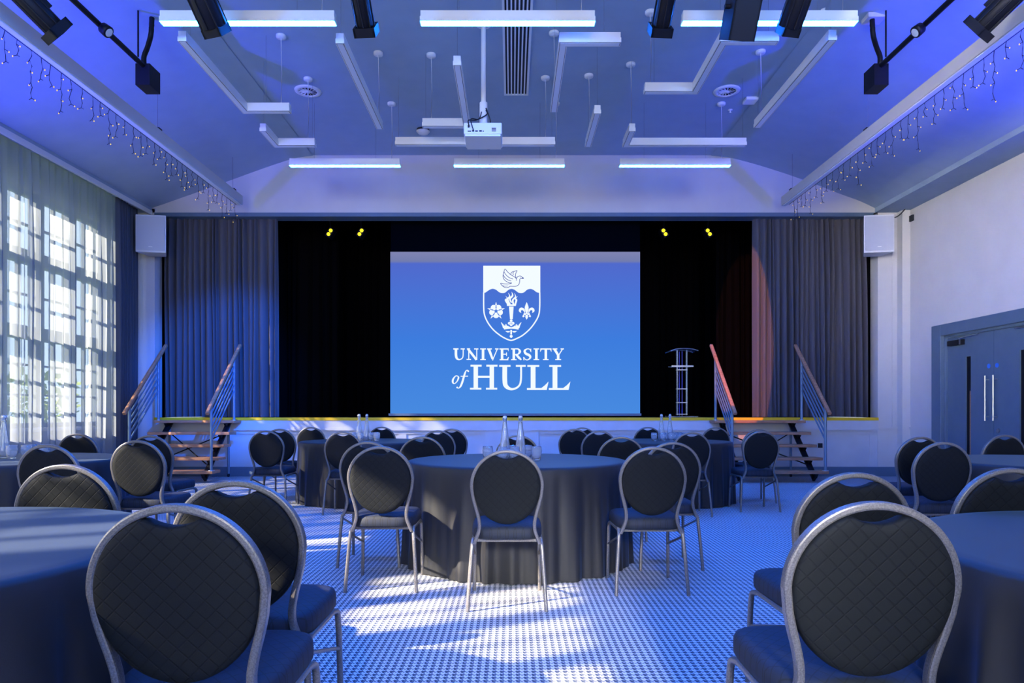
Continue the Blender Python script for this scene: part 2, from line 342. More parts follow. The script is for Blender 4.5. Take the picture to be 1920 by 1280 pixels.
# unseen rear wall, window openings added to let neutral fill light in
mb = MB().box(XL-0.25, XR+0.25, YB-0.25, YB, 0, 0.9).box(XL-0.25, XR+0.25, YB-0.25, YB, 4.1, 5.9)
for a, b in ((XL-0.25, -4.8), (-1.7, -1.2), (1.9, 2.4), (5.0, XR+0.25)): mb.box(a, b, YB-0.25, YB, 0.9, 4.1)
structure('wall_back', mb, M['wall'])

# proscenium wall and stage
OXL, OXR, SH, OT = -6.28, 6.43, 1.03, 4.63
mb = MB()
prof = [(x, z) for x, z in CEIL if -6.4 < x < 6.4]
V = [(x, YF, z) for x, z in prof] + [(6.43, YF, 4.63), (-6.33, YF, 4.63)]
mb.add(V, [tuple(range(len(V)))]); mb.box(XL, OXL, YF, YF+0.25, 0, 4.7); mb.box(OXR, XR, YF, YF+0.25, 0, 4.7)
mb.box(OXL, OXR, YF+0.001, YF+0.25, OT, 5.9)
structure('wall_front', mb, M['wall'])
structure('trim_5', MB().box(OXL+0.0, OXR-0.08, YF-0.015, YF+0.27, OT-0.07, OT-0.002), M['trim_blue'])
mb = MB().box(OXL, OXR, YF+0.03, 18.0, 0.0, SH-0.002)
structure('trim_6', mb, M['blackpaint'])                                        # stage floor and body
mb = MB().box(OXL-0.001, OXL+0.001, YF+0.25, 18, SH, 7).box(OXR-0.001, OXR+0.001, YF+0.25, 18, SH, 7).box(OXL, OXR, 18, 18.05, SH, 7).box(OXL, OXR, YF+0.25, 18, 6.98, 7.0)
mb.box(OXL, OXR, YF+0.24, YF+0.26, 4.66, 7.0)
structure('wall_stage', mb, M['blackpaint'])
st = thing('stage_apron', 'long pale panelled stage front with a yellow edge under the curtains', 'stage', (0, YF, 0))
def fx_(name, mat, boxes, parent, label=None):
    mb = MB()
    for b in boxes: mb.box(b[0], b[1], b[2]-YF, b[3]-YF, b[4], b[5])
    o = mb.build(name, mat, parent, label); return o
fx_('nosing', M['yellow'], [(OXL, OXR, YF-0.03, YF+0.05, SH-0.05, SH+0.002)], st, 'yellow nosing strip')
fx_('fascia_board', M['fascia'], [(OXL, OXR, YF-0.02, YF+0.03, 0.845, SH-0.05)], st)
fx_('ledge', M['fascia'], [(OXL, OXR, YF-0.035, YF+0.03, 0.805, 0.845)], st)
pn = [(OXL, OXR, YF+0.0, YF+0.03, 0, 0.16), (OXL, OXR, YF+0.005, YF+0.03, 0.74, 0.805)]
for x in (OXL, -3.75, -2.0, 1.9, 3.7, OXR-0.14): pn.append((x, x+0.14, YF+0.008, YF+0.03, 0.16, 0.74))
fx_('panel_frame', M['fascia'], pn, st)
fx_('infill_panel', M['fascia'], [(OXL, OXR, YF+0.024, YF+0.03, 0.16, 0.74)], st)
fx_('access_panel', M['fascia'], [(-0.47, 0.47, YF-0.012, YF+0.03, 0.16, 0.805)], st)
fx_('plinth', M['trim_blue'], [(OXL, OXR, YF-0.03, YF+0.03, 0, 0.165)], st, 'blue grey skirting')
fx_('socket', M['gap'], [(5.38, 5.46, YF+0.0, YF+0.01, 0.50, 0.58)], st, 'small black socket')
structure('baseboard_front', MB().box(XL, OXL, YF-0.03, YF, 0, 0.165).box(OXR, XR-0.15, YF-0.03, YF, 0, 0.165), M['trim_blue'])
structure('trim_7', MB().box(OXR, 6.77, YF-0.02, YF, 0.835, 0.87).box(OXR+0.25, OXR+0.29, YF-0.012, YF, 0.87, 4.6), M['wall'])

# outside
structure('ground', MB().box(-60, XL-0.26, -30, 50, -0.5, -0.3), M['grass'])
hs = thing('neighbouring_building', 'red brick building seen faintly through the window sheers', 'building', (-24, 22, -0.3))
MB().box(-4, 4, -11, 5, 0, 3.4).build('wall', M['brick'], hs)
mb = MB().add([(-4.4, -11.4, 3.4), (4.4, -11.4, 3.4), (4.4, 5.4, 3.4), (-4.4, 5.4, 3.4), (0, -11.4, 4.9), (0, 5.4, 4.9)], [(0, 3, 5, 4), (1, 4, 5, 2), (0, 4, 1), (3, 2, 5)])
mb.build('roof', M['trim_blue'], hs)
for k in range(5):
    MB().box(4.0, 4.04, -9.8+k*3, -8.4+k*3, 1.0, 2.3).build('window', M['white'], hs)
def leafy(name, loc, r, h, label, cat, group, seed):
    rd = random.Random(seed); mb = MB()
    for k in range(900):
        a = rd.uniform(0, 2*PI); rr = r*math.sqrt(rd.random()); z = rd.uniform(0.05, h); c = Vector((rr*math.cos(a), rr*math.sin(a)*1.6, z))
        s_ = rd.uniform(0.06, 0.13); u = Vector((rd.gauss(0, 1), rd.gauss(0, 1), rd.gauss(0, 1))).normalized(); v = u.orthogonal().normalized()
        mb.add([c-u*s_, c+v*s_*.6, c+u*s_, c-v*s_*.6], [(0, 1, 2, 3)])
    return mb.build(name, M['leaf'], None, label, cat, group, loc=loc)
leafy('garden_shrub', (-10.5, 14.6, -0.3), 0.9, 2.3, 'yellow green shrub outside, glimpsed through the far end of the sheers', 'shrub', None, 3)

# ---------------------------------------------------------------- curtains
def curtain_mb(p0, p1, z0, z1, amp, folds, seed, nz=14, flare=0.0, pinch=0.25, per=10, cusp=False):
    """pleated sheet hung between plan points p0 and p1"""
    rd = random.Random(seed); p0 = Vector((*p0, 0)); p1 = Vector((*p1, 0)); d = p1-p0; L = d.length; d.normalize(); nrm = Vector((d.y, -d.x, 0))
    # irregular fold positions
    ws = [rd.uniform(0.5, 1.6) for _ in range(folds)]; tot = sum(ws); cum = [0]
    for w_ in ws: cum.append(cum[-1]+w_/tot)
    am = [rd.uniform(0.55, 1.25) for _ in range(folds)]; dr = [rd.uniform(-0.5, 0.5) for _ in range(folds+1)]
    V = []; nu = folds*per
    for j in range(nz+1):
        v = j/nz; z = z1 + (z0-z1)*v; g = pinch + (1-pinch)*min(1, (v*3.0))**0.7
        for i in range(nu+1):
            fi = min(i//per, folds-1); fr = (i-fi*per)/per
            u = cum[fi]+(cum[fi+1]-cum[fi])*fr
            s1 = (2*abs(math.sin(PI*fr))**0.85-1) if cusp else math.sin(2*PI*fr); a = amp*am[fi]*(0.85+0.3*math.sin(3*v+fi))
            shift = (dr[fi]*(1-fr)+dr[min(fi+1, folds)]*fr)*v*L/folds*0.8*(1 if 0 < i < nu else 0)
            x = u*L + shift + (0.0 if cusp else 0.35)*a*math.sin(4*PI*fr)*g + flare*v*(u)
            V.append(p0 + d*x + nrm*(a*s1*g + amp*0.25*math.sin(u*31+2*v)*g) + Vector((0, 0, z)))
    Fs = [(j*(nu+1)+i, j*(nu+1)+i+1, (j+1)*(nu+1)+i+1, (j+1)*(nu+1)+i) for j in range(nz) for i in range(nu)]
    return MB().add(V, Fs, True)
def curtain(name, mat, label, cat, group, *a, **k):
    o = curtain_mb(*a, **k).build(name, mat, None, label, cat, group); return o
curtain('stage_curtain', M['greydrape'], 'grey pleated stage curtain drawn to the left side, behind the left steps', 'curtain', 'stage curtains', (-6.20, 12.17), (-4.19, 12.17), SH+0.01, 4.74, 0.085, 20, 1, flare=0.03, cusp=True, pinch=0.5)
curtain('stage_curtain', M['greydrape'], 'grey pleated stage curtain drawn to the right side, its inner edge lit orange', 'curtain', 'stage curtains', (4.29, 12.17), (6.30, 12.17), SH+0.01, 4.74, 0.085, 20, 2, cusp=True, pinch=0.5)
curtain('stage_leg_curtain', M['blackdrape'], 'black stage wing curtain between the left grey curtain and the screen', 'curtain', 'black stage drapes', (-5.6, 13.4), (-3.4, 13.4), SH+0.01, 6.4, 0.06, 14, 3)
curtain('stage_leg_curtain', M['blackdrape'], 'black stage wing curtain beside the orange lit edge of the right grey curtain', 'curtain', 'black stage drapes', (4.0, 13.4), (6.0, 13.4), SH+0.01, 6.4, 0.06, 12, 4)
curtain('stage_backdrop', M['blackdrape'], 'dark pleated backdrop hanging at the back of the stage behind the lectern', 'curtain', 'black stage drapes', (-6.2, 15.2), (6.3, 15.2), SH+0.01, 6.4, 0.06, 60, 5)
curtain('window_curtain', M['sidedrape'], 'dark blue grey curtain drawn back beside the far end of the window', 'curtain', None, (-6.44, 11.12), (-6.50, 11.84), 0.02, 4.66, 0.045, 9, 6, cusp=True, pinch=0.6)
SHP = [((-6.46, 8.96), (-6.46, 11.12), 15, 11, 'grey sheer curtain at the far end of the window, next to the dark drape'),
       ((-6.46, 6.3), (-6.46, 8.985), 17, 12, 'grey sheer curtain covering the nearer part of the window at the left edge')]
for p0, p1, nf, sd_, lb in SHP:
    curtain('sheer_curtain', M['sheer'], lb, 'curtain', 'sheer curtains', p0, p1, 0.03, 4.66, 0.05, nf, sd_, nz=10)
for y0, y1, sd_, nm_ in ((3.9, 6.25, 13, 'nearest the visible window'), (1.85, 3.8, 14, 'at the second window'), (0.1, 1.0, 15, 'level with the front tables'), (-1.1, -0.6, 16, 'level with the camera'), (-3.15, -1.2, 17, 'gathered just behind the camera'), (-5.6, -3.2, 18, 'at the rear window')):  # unseen sheers, spaced and thinned to shape the sun in the room
    curtain('sheer_curtain', M['thinsheer'] if sd_ in (14, 15) else M['densesheer'], 'unseen grey sheer curtain placed to shape sunlight, %s' % nm_, 'curtain', 'sheer curtains', (-6.46, y0), (-6.46, y1), 0.03, 4.66, 0.03, max(3, int((y1-y0)*9)), sd_, nz=8)

# ---------------------------------------------------------------- projection screen
SY = 12.42
def sp(px, py): return ((px-960)*SY/1280, EYE+(HY-py)*SY/1280)
scr = thing('projection_screen', 'large projection screen showing a white crest and lettering on blue', 'screen', (0, SY, 0))
xa, zb = sp(732, 775); xb, zt = sp(1200, 472)
def screen_mesh(x0, x1, z0, z1, y0=-0.004, y1=0.004): return MB().box(x0, x1, y0, y1, z0, z1)
screen_mesh(xa, xb, zb, zt).build('screen_fabric', M['projection'], scr)
M['navyborder'] = principled('screen_black_border', (0.0012, 0.0018, 0.0035), 0.95, 0, 0.0)
screen_mesh(xa+0.01, xb, zt, 5.2).build('black_drop', M['navyborder'], scr, 'black drop border above the picture')
MB().box(xa-0.03, xb+0.02, -0.02, 0.02, zb-0.04, zb+0.002).build('weight_bar', M['trim_blue'], scr)
MB().tube([(xa-0.2, 0, 5.2), (xb+0.2, 0, 5.2)], 0.09, 12).build('roller', M['blackpaint'], scr)
# drawing of crest and letters, in plane of the screen
def catm(P, n=6): return [(v.x, v.y) for v in smooth_pts([(p[0], p[1], 0) for p in P], n)]
class Art:
    def __init__(s, ox, oy, sc, depth): s.ox, s.oy, s.sc, s.y = ox, oy, sc, depth; s.mb = MB(); s.k = 0
    def P(s, x, y):
        X, Z = sp(s.ox+x/s.sc, s.oy+y/s.sc); return (X, s.y-s.k*0.00002, Z)
    def poly(s, pts): s.k += 1; s.mb.add([s.P(*p) for p in pts], [tuple(range(len(pts)))]); return s
    def rect(s, x0, x1, y0, y1): return s.poly([(x0, y0), (x1, y0), (x1, y1), (x0, y1)])
    def rib(s, pts, w, sm=True, n=6, closed=False):
        ws = w if isinstance(w, (list, tuple)) else [w]*len(pts)
        if closed: pts = list(pts)+[pts[0]]; ws = list(ws)+[ws[0]]
        if sm: q3 = smooth_pts([(p[0], p[1], w_) for p, w_ in zip(pts, ws)], n)
        else: q3 = [Vector((p[0], p[1], w_)) for p, w_ in zip(pts, ws)]
        L = []; R = []; m_ = len(q3)
        for i, p in enumerate(q3):
            a, b = q3[max(i-1, 0)], q3[min(i+1, m_-1)]; dx, dy = b.x-a.x, b.y-a.y; l = math.hypot(dx, dy) or 1; nx, ny = -dy/l, dx/l; h = max(p.z, 0)/2
            L.append((p.x+nx*h, p.y+ny*h)); R.append((p.x-nx*h, p.y-ny*h))
        s.k += 1; V = [s.P(*p) for p in L+R]; s.mb.add(V, [(i, i+1, m_+i+1, m_+i) for i in range(m_-1)]); return s
    def disc(s, x, y, r, ry=None, n=16): return s.poly([(x+r*math.cos(2*PI*k/n), y+(ry or r)*math.sin(2*PI*k/n)) for k in range(n)])
A = Art(840, 640, 8.0, -0.008)
def serif(x0, x1, y, t=20): A.rect(x0, x1, y-t/2, y+t/2)
# UNIVERSITY
A.rib([(120, 110), (120, 200), (132, 250), (165, 272), (205, 258), (226, 220), (228, 110)], [38, 38, 34, 20, 16, 15, 15]); serif(80, 158, 112); serif(190, 252, 112, 16)
A.rib([(312, 110), (312, 275)], 15, False); A.rib([(432, 112), (432, 278)], 15, False); A.rib([(300, 112), (428, 275)], [34, 34], False); serif(285, 330, 110, 16); serif(392, 456, 112, 16); serif(278, 346, 270, 16)
def I_(x): A.rect(x-19, x+19, 112, 272); serif(x-42, x+42, 112, 16); serif(x-42, x+42, 272, 16)
I_(526)
A.rib([(612, 112), (668, 262)], [40, 30], False); A.rib([(740, 112), (668, 284)], [14, 14], False); serif(585, 658, 112, 16); serif(706, 758, 112, 16)
A.rect(792, 830, 112, 275); serif(772, 908, 113, 18); serif(775, 905, 273, 18); A.rect(830, 880, 184, 198); A.rect(872, 884, 165, 218); A.poly([(895, 104), (910, 104), (908, 150), (896, 122)]); A.poly([(900, 282), (915, 232), (905, 232), (880, 268)])
A.rect(968, 1006, 112, 275); serif(945, 1000, 112, 16); serif(945, 1028, 273, 16); A.rib([(990, 112), (1050, 113), (1078, 150), (1050, 190), (995, 196)], [14, 20, 36, 20, 12]); A.rib([(1020, 192), (1065, 245), (1100, 276)], [32, 36, 20], False)
A.rib([(1240, 150), (1225, 118), (1188, 112), (1150, 140), (1165, 180), (1215, 205), (1235, 238), (1205, 272), (1165, 272), (1138, 235)], [6, 14, 16, 32, 36, 38, 30, 16, 14, 6]); A.poly([(1236, 108), (1248, 108), (1248, 165), (1236, 150)]); A.poly([(1128, 232), (1138, 232), (1146, 282), (1132, 282)])
I_(1325)
A.rect(1448, 1486, 112, 272); serif(1385, 1550, 113, 18); serif(1424, 1508, 272, 16); A.poly([(1385, 104), (1400, 104), (1404, 125), (1382, 160)]); A.poly([(1535, 104), (1552, 104), (1552, 160), (1532, 125)])
A.rib([(1595, 112), (1652, 205)], [38, 34], False); A.rib([(1718, 112), (1660, 205)], [14, 14], False); A.rect(1633, 1671, 195, 272); serif(1568, 1640, 112, 16); serif(1688, 1738, 112, 16); serif(1608, 1696, 272, 16)
# HULL
A.rect(384, 450, 355, 710); A.rect(624, 690, 355, 710); serif(338, 505, 363, 28); serif(575, 742, 363, 28); serif(330, 500, 708, 26); serif(570, 738, 708, 26); A.rect(448, 626, 514, 544)
A.rib([(852, 360), (852, 580), (872, 670), (955, 715), (1050, 680), (1092, 590), (1096, 360)], [70, 70, 62, 34, 28, 28, 28], n=10); serif(768, 938, 366, 28); serif(1018, 1165, 366, 28)
for dx in (0, 328):
    A.rect(1240+dx, 1312+dx, 360, 715); serif(1190+dx, 1368+dx, 367, 28); A.poly([(1184+dx, 698), (1400+dx, 698), (1455+dx, 655), (1508+dx, 600), (1480+dx, 727), (1184+dx, 727)])
# of
A.rib([(150, 520), (115, 518), (78, 565), (72, 610), (95, 632), (135, 600), (158, 545), (150, 520)], [14, 14, 26, 26, 12, 16, 24, 14])
A.rib([(306, 448), (296, 432), (272, 440), (250, 490), (218, 600), (190, 670), (160, 700), (135, 690)], [22, 14, 16, 26, 30, 26, 12, 14]); A.rib([(190, 522), (302, 520)], 14, False); A.disc(138, 690, 13); A.disc(304, 446, 13)
A.mb.build('lettering', M['projwhite'], scr, 'white serif lettering in two lines')
# crest
A = Art(895, 490, 8.26, -0.008)
wave = catm([(92, 488), (130, 480), (180, 445), (235, 424), (290, 440), (340, 478), (390, 490), (435, 480), (480, 442), (530, 426), (580, 442), (630, 480), (680, 490), (725, 478), (770, 440), (820, 426), (870, 442), (920, 478), (975, 488)], 4)
top = [(92, 68), (975, 68)]
for i in range(len(wave)-1): A.poly([(wave[i][0], 68), (wave[i+1][0], 68), wave[i+1], wave[i]])
A.rib([(99, 480), (99, 700), (112, 830), (165, 950), (250, 1060), (360, 1150), (450, 1200), (524, 1222), (600, 1198), (700, 1145), (810, 1050), (895, 940), (950, 830), (966, 700), (966, 480)], 20, n=6)
A.poly([(490, 700), (562, 700), (548, 895), (506, 895)])
A.poly([(455, 664), (602, 664), (596, 690), (460, 690)])
for pts, ws in (([(480, 668), (440, 600), (465, 575), (438, 535)], [26, 30, 16, 2]), ([(505, 668), (470, 590), (500, 540), (478, 485)], [26, 28, 20, 2]), ([(530, 640), (505, 580), (545, 530), (532, 472)], [20, 28, 26, 2]),
                ([(560, 668), (550, 600), (590, 550), (575, 490)], [26, 26, 20, 2]), ([(585, 668), (605, 600), (590, 580), (622, 538)], [26, 28, 18, 2])): A.rib(pts, ws)
cx, cy = 290, 770                                       # rose
for k in range(5):
    a = -PI/2+2*PI*k/5; a2 = a+PI/5
    A.disc(cx+62*math.cos(a2), cy+62*math.sin(a2), 47); tx, ty = math.cos(a), math.sin(a)
    A.poly([(cx+88*tx-16*ty, cy+88*ty+16*tx), (cx+145*tx, cy+145*ty), (cx+88*tx+16*ty, cy+88*ty-16*tx)])
A.rib([(764, 632), (764, 670), (764, 720), (764, 790), (764, 812)], [2, 34, 60, 30, 20]); A.rib([(764, 825), (764, 860), (764, 900)], [20, 42, 2])
for s_ in (-1, 1):
    A.rib([(764+s_*30, 800), (764+s_*45, 750), (764+s_*85, 735), (764+s_*105, 765), (764+s_*85, 795)], [8, 30, 40, 34, 6]); A.rib([(764+s_*10, 825), (764+s_*40, 825), (764+s_*55, 855), (764+s_*30, 850)], [14, 18, 20, 4])
A.rect(716, 812, 802, 814)
A.poly([(415, 1055), (400, 1010), (470, 1000), (524, 1020), (580, 1000), (650, 1010), (635, 1058), (580, 1045), (524, 1040), (470, 1045)])
for s_ in (-1, 1):
    A.rib([(524+s_*112, 1030), (524+s_*128, 985), (524+s_*155, 945)], [30, 24, 8], False); A.disc(524+s_*85, 990, 18); A.rib([(524+s_*45, 1000), (524+s_*75, 1015), (524+s_*110, 1000)], 16)
    A.poly([(524+s_*15, 1078), (524+s_*95, 1076), (524+s_*60, 1100), (524+s_*28, 1098)])
for dx, dy in ((0, -32), (-30, 8), (30, 8), (0, 32)): A.disc(524+dx, 950+dy, 21)
A.disc(524, 955, 24); A.rect(511, 537, 1062, 1130); A.disc(524, 1160, 23)
A.mb.build('crest', M['projwhite'], scr, 'white shield crest')
A = Art(895, 490, 8.26, -0.014)
lw_ = 9
A.rib([(425, 118), (412, 160), (398, 215), (405, 265), (440, 305), (490, 330), (535, 335)], lw_); A.rib([(435, 118), (465, 160), (515, 205), (570, 238), (605, 268)], lw_)
A.rib([(412, 160), (440, 205), (490, 250), (550, 275)], lw_); A.rib([(402, 215), (435, 260), (480, 290), (525, 302)], lw_)
A.rib([(515, 200), (535, 168), (575, 155), (615, 145), (600, 175), (590, 215), (600, 262)], lw_); A.rib([(560, 165), (552, 190), (560, 212)], lw_)
A.rib([(605, 300), (608, 262), (630, 235), (665, 226), (692, 245), (718, 262), (690, 268), (660, 275), (655, 320), (640, 360), (600, 385), (550, 388), (510, 385)], lw_)
A.rib([(535, 335), (490, 350), (420, 350), (360, 342), (395, 385), (440, 408), (480, 402), (510, 385)], lw_); A.rib([(385, 375), (430, 385), (475, 380)], lw_-2); A.disc(668, 248, 5); A.poly([(692, 248), (720, 262), (692, 268)])
A.mb.build('dove_drawing', M['projline'], scr, 'fine blue line drawing of a dove')
A = Art(895, 490, 8.26, -0.014)
for k in range(5):
    a = -PI/2+2*PI*k/5; tx, ty = math.cos(a), math.sin(a); A.rib([(cx+22*tx, cy+22*ty), (cx+95*tx, cy+95*ty)], [10, 12], False); A.disc(cx+60*tx, cy+60*ty, 11, n=10)
A.disc(cx, cy, 24); A.rib([(524, 925), (524, 990)], 5, False); A.rib([(492, 956), (556, 956)], 5, False)
for s_ in (-1, 1): A.disc(524+s_*92, 985, 8)
A.mb.build('crest_detail', M['projbg'] if 'projbg' in M else emitter('projected_mid_blue', (0.085, 0.24, 0.84), 0.85, False), scr)

# ---------------------------------------------------------------- ceiling lights
ZF = 4.72                                   # underside height of the hanging fixtures
def arm(mb, p, q_, w=0.085, z0=ZF, z1=ZF+0.10):
    (x0, y0), (x1, y1) = p, q_; h = w/2
    return mb.box(min(x0, x1)-h, max(x0, x1)+h, min(y0, y1)-h, max(y0, y1)+h, z0, z1)
def rose_and_cable(root, x, y, off):
    zc = ceil_z(x+off[0]); r = MB().lathe([(0.02, -0.035), (0.055, -0.033), (0.06, -0.022), (0.06, -0.001)], 16, (x, y, zc-off[2])).build('ceiling_rose', M['white'], root)
    MB().tube([(x, y, zc-off[2]-0.03), (x+0.01, y, (zc+ZF)/2-off[2]), (x, y, ZF+0.10-off[2])], 0.0045, 5).build('power_cable', M['white'], root)
def pendant(name, label, pts, lit, roses=(), wires=(), group='suspended linear ceiling lights', z=ZF):
    ox, oy = pts[0]; root = thing(name, label, 'ceiling light', (ox, oy, z), 0, group); L = [(x-ox, y-oy) for x, y in pts]
    mb = MB(); dm = MB(); gm = MB()
    for i, (a_, b_) in enumerate(zip(L, L[1:])):
        e = 0.0008*i
        arm(mb, a_, b_, 0.085-2*e, e, 0.045); arm(mb, a_, b_, 0.075-2*e, 0.045, 0.10-e)
        if lit: arm(dm, a_, b_, 0.078, -0.004, 0.012)
        else: arm(gm, a_, b_, 0.068-2*e, -0.002+e, 0.01); arm(dm, a_, b_, 0.060-2*e, -0.004+e, 0.01)
    mb.build('housing', M['white'], root)
    if lit: dm.build('diffuser', M['lit'], root, 'glowing blue white diffuser')
    else: gm.build('slot', M['gap'], root); dm.build('diffuser', M['offlens'], root, 'unlit diffuser')
    for x, y in roses: rose_and_cable(root, x-ox, y-oy, (ox, oy, z))
    ends = wires or [pts[0], pts[-1]]
    for x, y in ends:
        MB().tube([(x-ox, y-oy, 0.10), (x-ox, y-oy, ceil_z(x)-z)], 0.0016, 4).build('suspension_wire', M['wire'], root)
    return root
g1 = 'lit linear ceiling lights'
for y, sw in ((6.32, 'nearer'), (9.98, 'farther'), (2.66, 'over'), (-1.0, 'rear')):
    for x, nm in ((-2.44, 'left'), (-0.04, 'centre'), (2.38, 'right')):
        where = {'left': 'leftmost', 'centre': 'middle one', 'right': 'rightmost'}[nm]
        rw = {'nearer': 'in the row nearest the camera in view', 'farther': 'in the row by the stage wall', 'over': 'above the camera', 'rear': 'behind the camera'}[sw]
        pendant('linear_light', 'glowing light, %s, %s' % (where, rw), [(x-0.765, y), (x+0.765, y)], True,
                roses=[(x+0.68, y)], wires=[(x-0.45, y), (x+0.45, y)], group=g1)
pendant('linear_light', 'unlit L shaped ceiling light, large one at upper left', [(-3.2, 6.66), (-3.2, 8.19), (-2.70, 8.19)], False, [(-2.77, 8.19)], [(-3.2, 6.8), (-2.95, 8.19)])
pendant('linear_light', 'unlit straight ceiling light running towards the stage, left of the projector pole', [(-1.68, 6.70), (-1.68, 8.64)], False, [(-1.68, 8.58)])
pendant('linear_light', 'unlit small L shaped ceiling light at lower left', [(-3.19, 8.78), (-3.19, 9.24), (-2.70, 9.24)], False, [(-2.76, 9.24)])
pendant('linear_light', 'unlit L shaped ceiling light with its short arm ending behind the projector', [(-0.57, 7.12), (-0.57, 8.62), (-1.09, 8.62)], False, [(-1.02, 8.62)])
pendant('linear_light', 'unlit straight ceiling light lying crosswise behind the projector', [(-1.53, 9.21), (0.54, 9.21)], False, [(0.45, 9.21)])
pendant('linear_light', 'unlit L shaped ceiling light right of the slotted vent, short arm nearest', [(1.02, 6.68), (0.50, 6.68), (0.50, 8.15)], False, [(0.50, 8.12)], [(0.9, 6.68), (0.5, 8.0)])
pendant('linear_light', 'unlit short straight ceiling light right of the projector', [(1.03, 8.26), (1.03, 9.22)], False, [(1.03, 9.15)])
pendant('linear_light', 'unlit L shaped ceiling light with a long crosswise arm at lower right', [(1.54, 8.78), (1.54, 9.23), (3.12, 9.23)], False, [(1.54, 8.85)])
pendant('linear_light', 'unlit Z shaped ceiling light partly hidden by the box shaped spotlight', [(1.53, 7.69), (2.06, 7.69), (2.06, 6.66), (2.55, 6.66)], False, [(1.56, 7.70)], [(1.6, 7.69), (2.5, 6.66)])
pendant('linear_light', 'unlit straight ceiling light running towards the stage, farthest right', [(3.10, 6.64), (3.10, 8.60)], False, [(3.11, 8.54)])

# long hanging beams with fairy lights
for s_, xb_, yn, nm in ((-1, -4.60, 11.55, 'left'), (1, 4.62, 11.60, 'right')):
    z0 = 4.62; root = thing('linear_trough', 'long pale beam hanging along the %s side of the ceiling, fairy lights dangling from it' % nm, 'ceiling beam', (xb_, 8.3, z0), 0, 'long hanging beams')
    MB().box(-0.045, 0.045, -3.9, yn-8.3, 0.012, 0.16).build('housing', M['wall'], root)
    MB().box(-0.030, 0.030, -3.88, yn-8.32, -0.002, 0.02).build('diffuser', M['offlens'], root, 'flat unlit underside')
    for y in (5.2, 8.86, 11.25):
        MB().tube([(0, y-8.3, 0.16), (0, y-8.3, ceil_z(xb_)-z0)], 0.003, 5).build('suspension_wire', M['wire'], root)
        MB().box(-0.04, 0.04, y-8.34, y-8.26, 0.16, 0.185).build('bracket', M['black'], root)
    rd = random.Random(40+s_)
    fl = thing('icicle_fairy_lights', 'dark icicle string of warm fairy lights hanging from the %s long beam' % nm, 'fairy lights', (xb_-0.045*s_*-1, 8.3, z0), 0, 'fairy light strings')
    cb = MB(); bulbs = []
    cb.tube([(0, -3.0, 0.0), (0, 3.2, 0.0)], 0.004, 5)
    y = 5.9; k = 0; lens = [0.26, 0.18, 0.30, 0.16, 0.42, 0.24, 0.18, 0.34]
    while y < 11.45:
        Ld = lens[k % 8]*rd.uniform(0.85, 1.2); P = [(0, y-8.3, 0)]; nn = max(3, int(Ld/0.05))
        for i in range(1, nn+1): P.append((rd.uniform(-.012, .012), y-8.3+rd.uniform(-.012, .012), -Ld*i/nn))
        cb.tube(P, 0.0035, 5)
        nb = max(2, min(4, int(Ld/0.09)))
        for i in range(nb):
            p = Vector(P[min(nn, int((i+1)*nn/nb))]); sg = 1 if (i+k) % 2 else -1
            q_ = p+Vector((sg*0.028, rd.uniform(-.02, .02), -0.018)); cb.tube([p, q_], 0.0035, 5); bulbs.append(q_)
            if i == nb-1: cb.tube([p, p+Vector((-sg*0.025, 0, -0.015))], 0.0035, 5)
        y += rd.uniform(0.13, 0.20); k += 1
    cb.build('cable', M['cable'], fl)
    b0 = None
    for p in bulbs[:100]:
        if b0 is None: b0 = MB().lathe([(0.001, -0.009), (0.005, -0.005), (0.0055, 0.003), (0.001, 0.008)], 8).build('bulb', M['bulb'], fl); b0.location = p
        else: c = b0.copy(); C.objects.link(c); c.parent = fl; c.location = p

# black side bars with junction boxes
for s_, nm in ((-1, 'left'), (1, 'right')):
    x = 4.13*s_; root = thing('side_lighting_bar', 'black bar with a hanging box at its end on the %s sloping ceiling' % nm, 'lighting bar', (x, 7.7, 5.0), 0, 'black side bars')
    MB().tube([(0, -2.1, 0.0), (0, 0.0, 0.0)], 0.028, 10).build('bar', M['black'], root)
    MB().box(-0.08, 0.08, -0.07, 0.16, -0.22, 0.02).build('junction_box', M['black'], root)
    MB().tube(smooth_pts([(0.06*s_, 0.10, 0.0), (0.05*s_, 0.05, 0.14), (-0.02*s_, 0.0, 0.24), (-0.10*s_, -0.08, 0.34), (-0.11*s_, -0.08, ceil_z(4.05)-5.02)]), 0.028, 8).build('flex_conduit', M['black'], root)
    MB().tube([(-0.05*s_, -0.25, 0.0), (-0.05*s_, -0.25, ceil_z(4.2)-5.0)], 0.010, 6).build('drop_rod', M['black'], root)
    MB().box(-0.18, 0.02, -0.14, 0.02, ceil_z(4.13)-5.02, ceil_z(4.13)-4.97).build('ceiling_plate', M['wall'], root)
    Mx = Matrix.Translation((-0.06*s_, -0.85, -0.05)) @ Matrix.Rotation(s_*0.9, 4, 'Y')
    hd = MB().lathe([(0.02, 0.05), (0.055, 0.045), (0.06, -0.03), (0.045, -0.035)], 14, M=Mx).build('lamp_head', M['black'], root)
    MB().lathe([(0.043, -0.036), (0.001, -0.040)], 14, M=Mx).build('lens', M['white'], hd, 'pale lens')

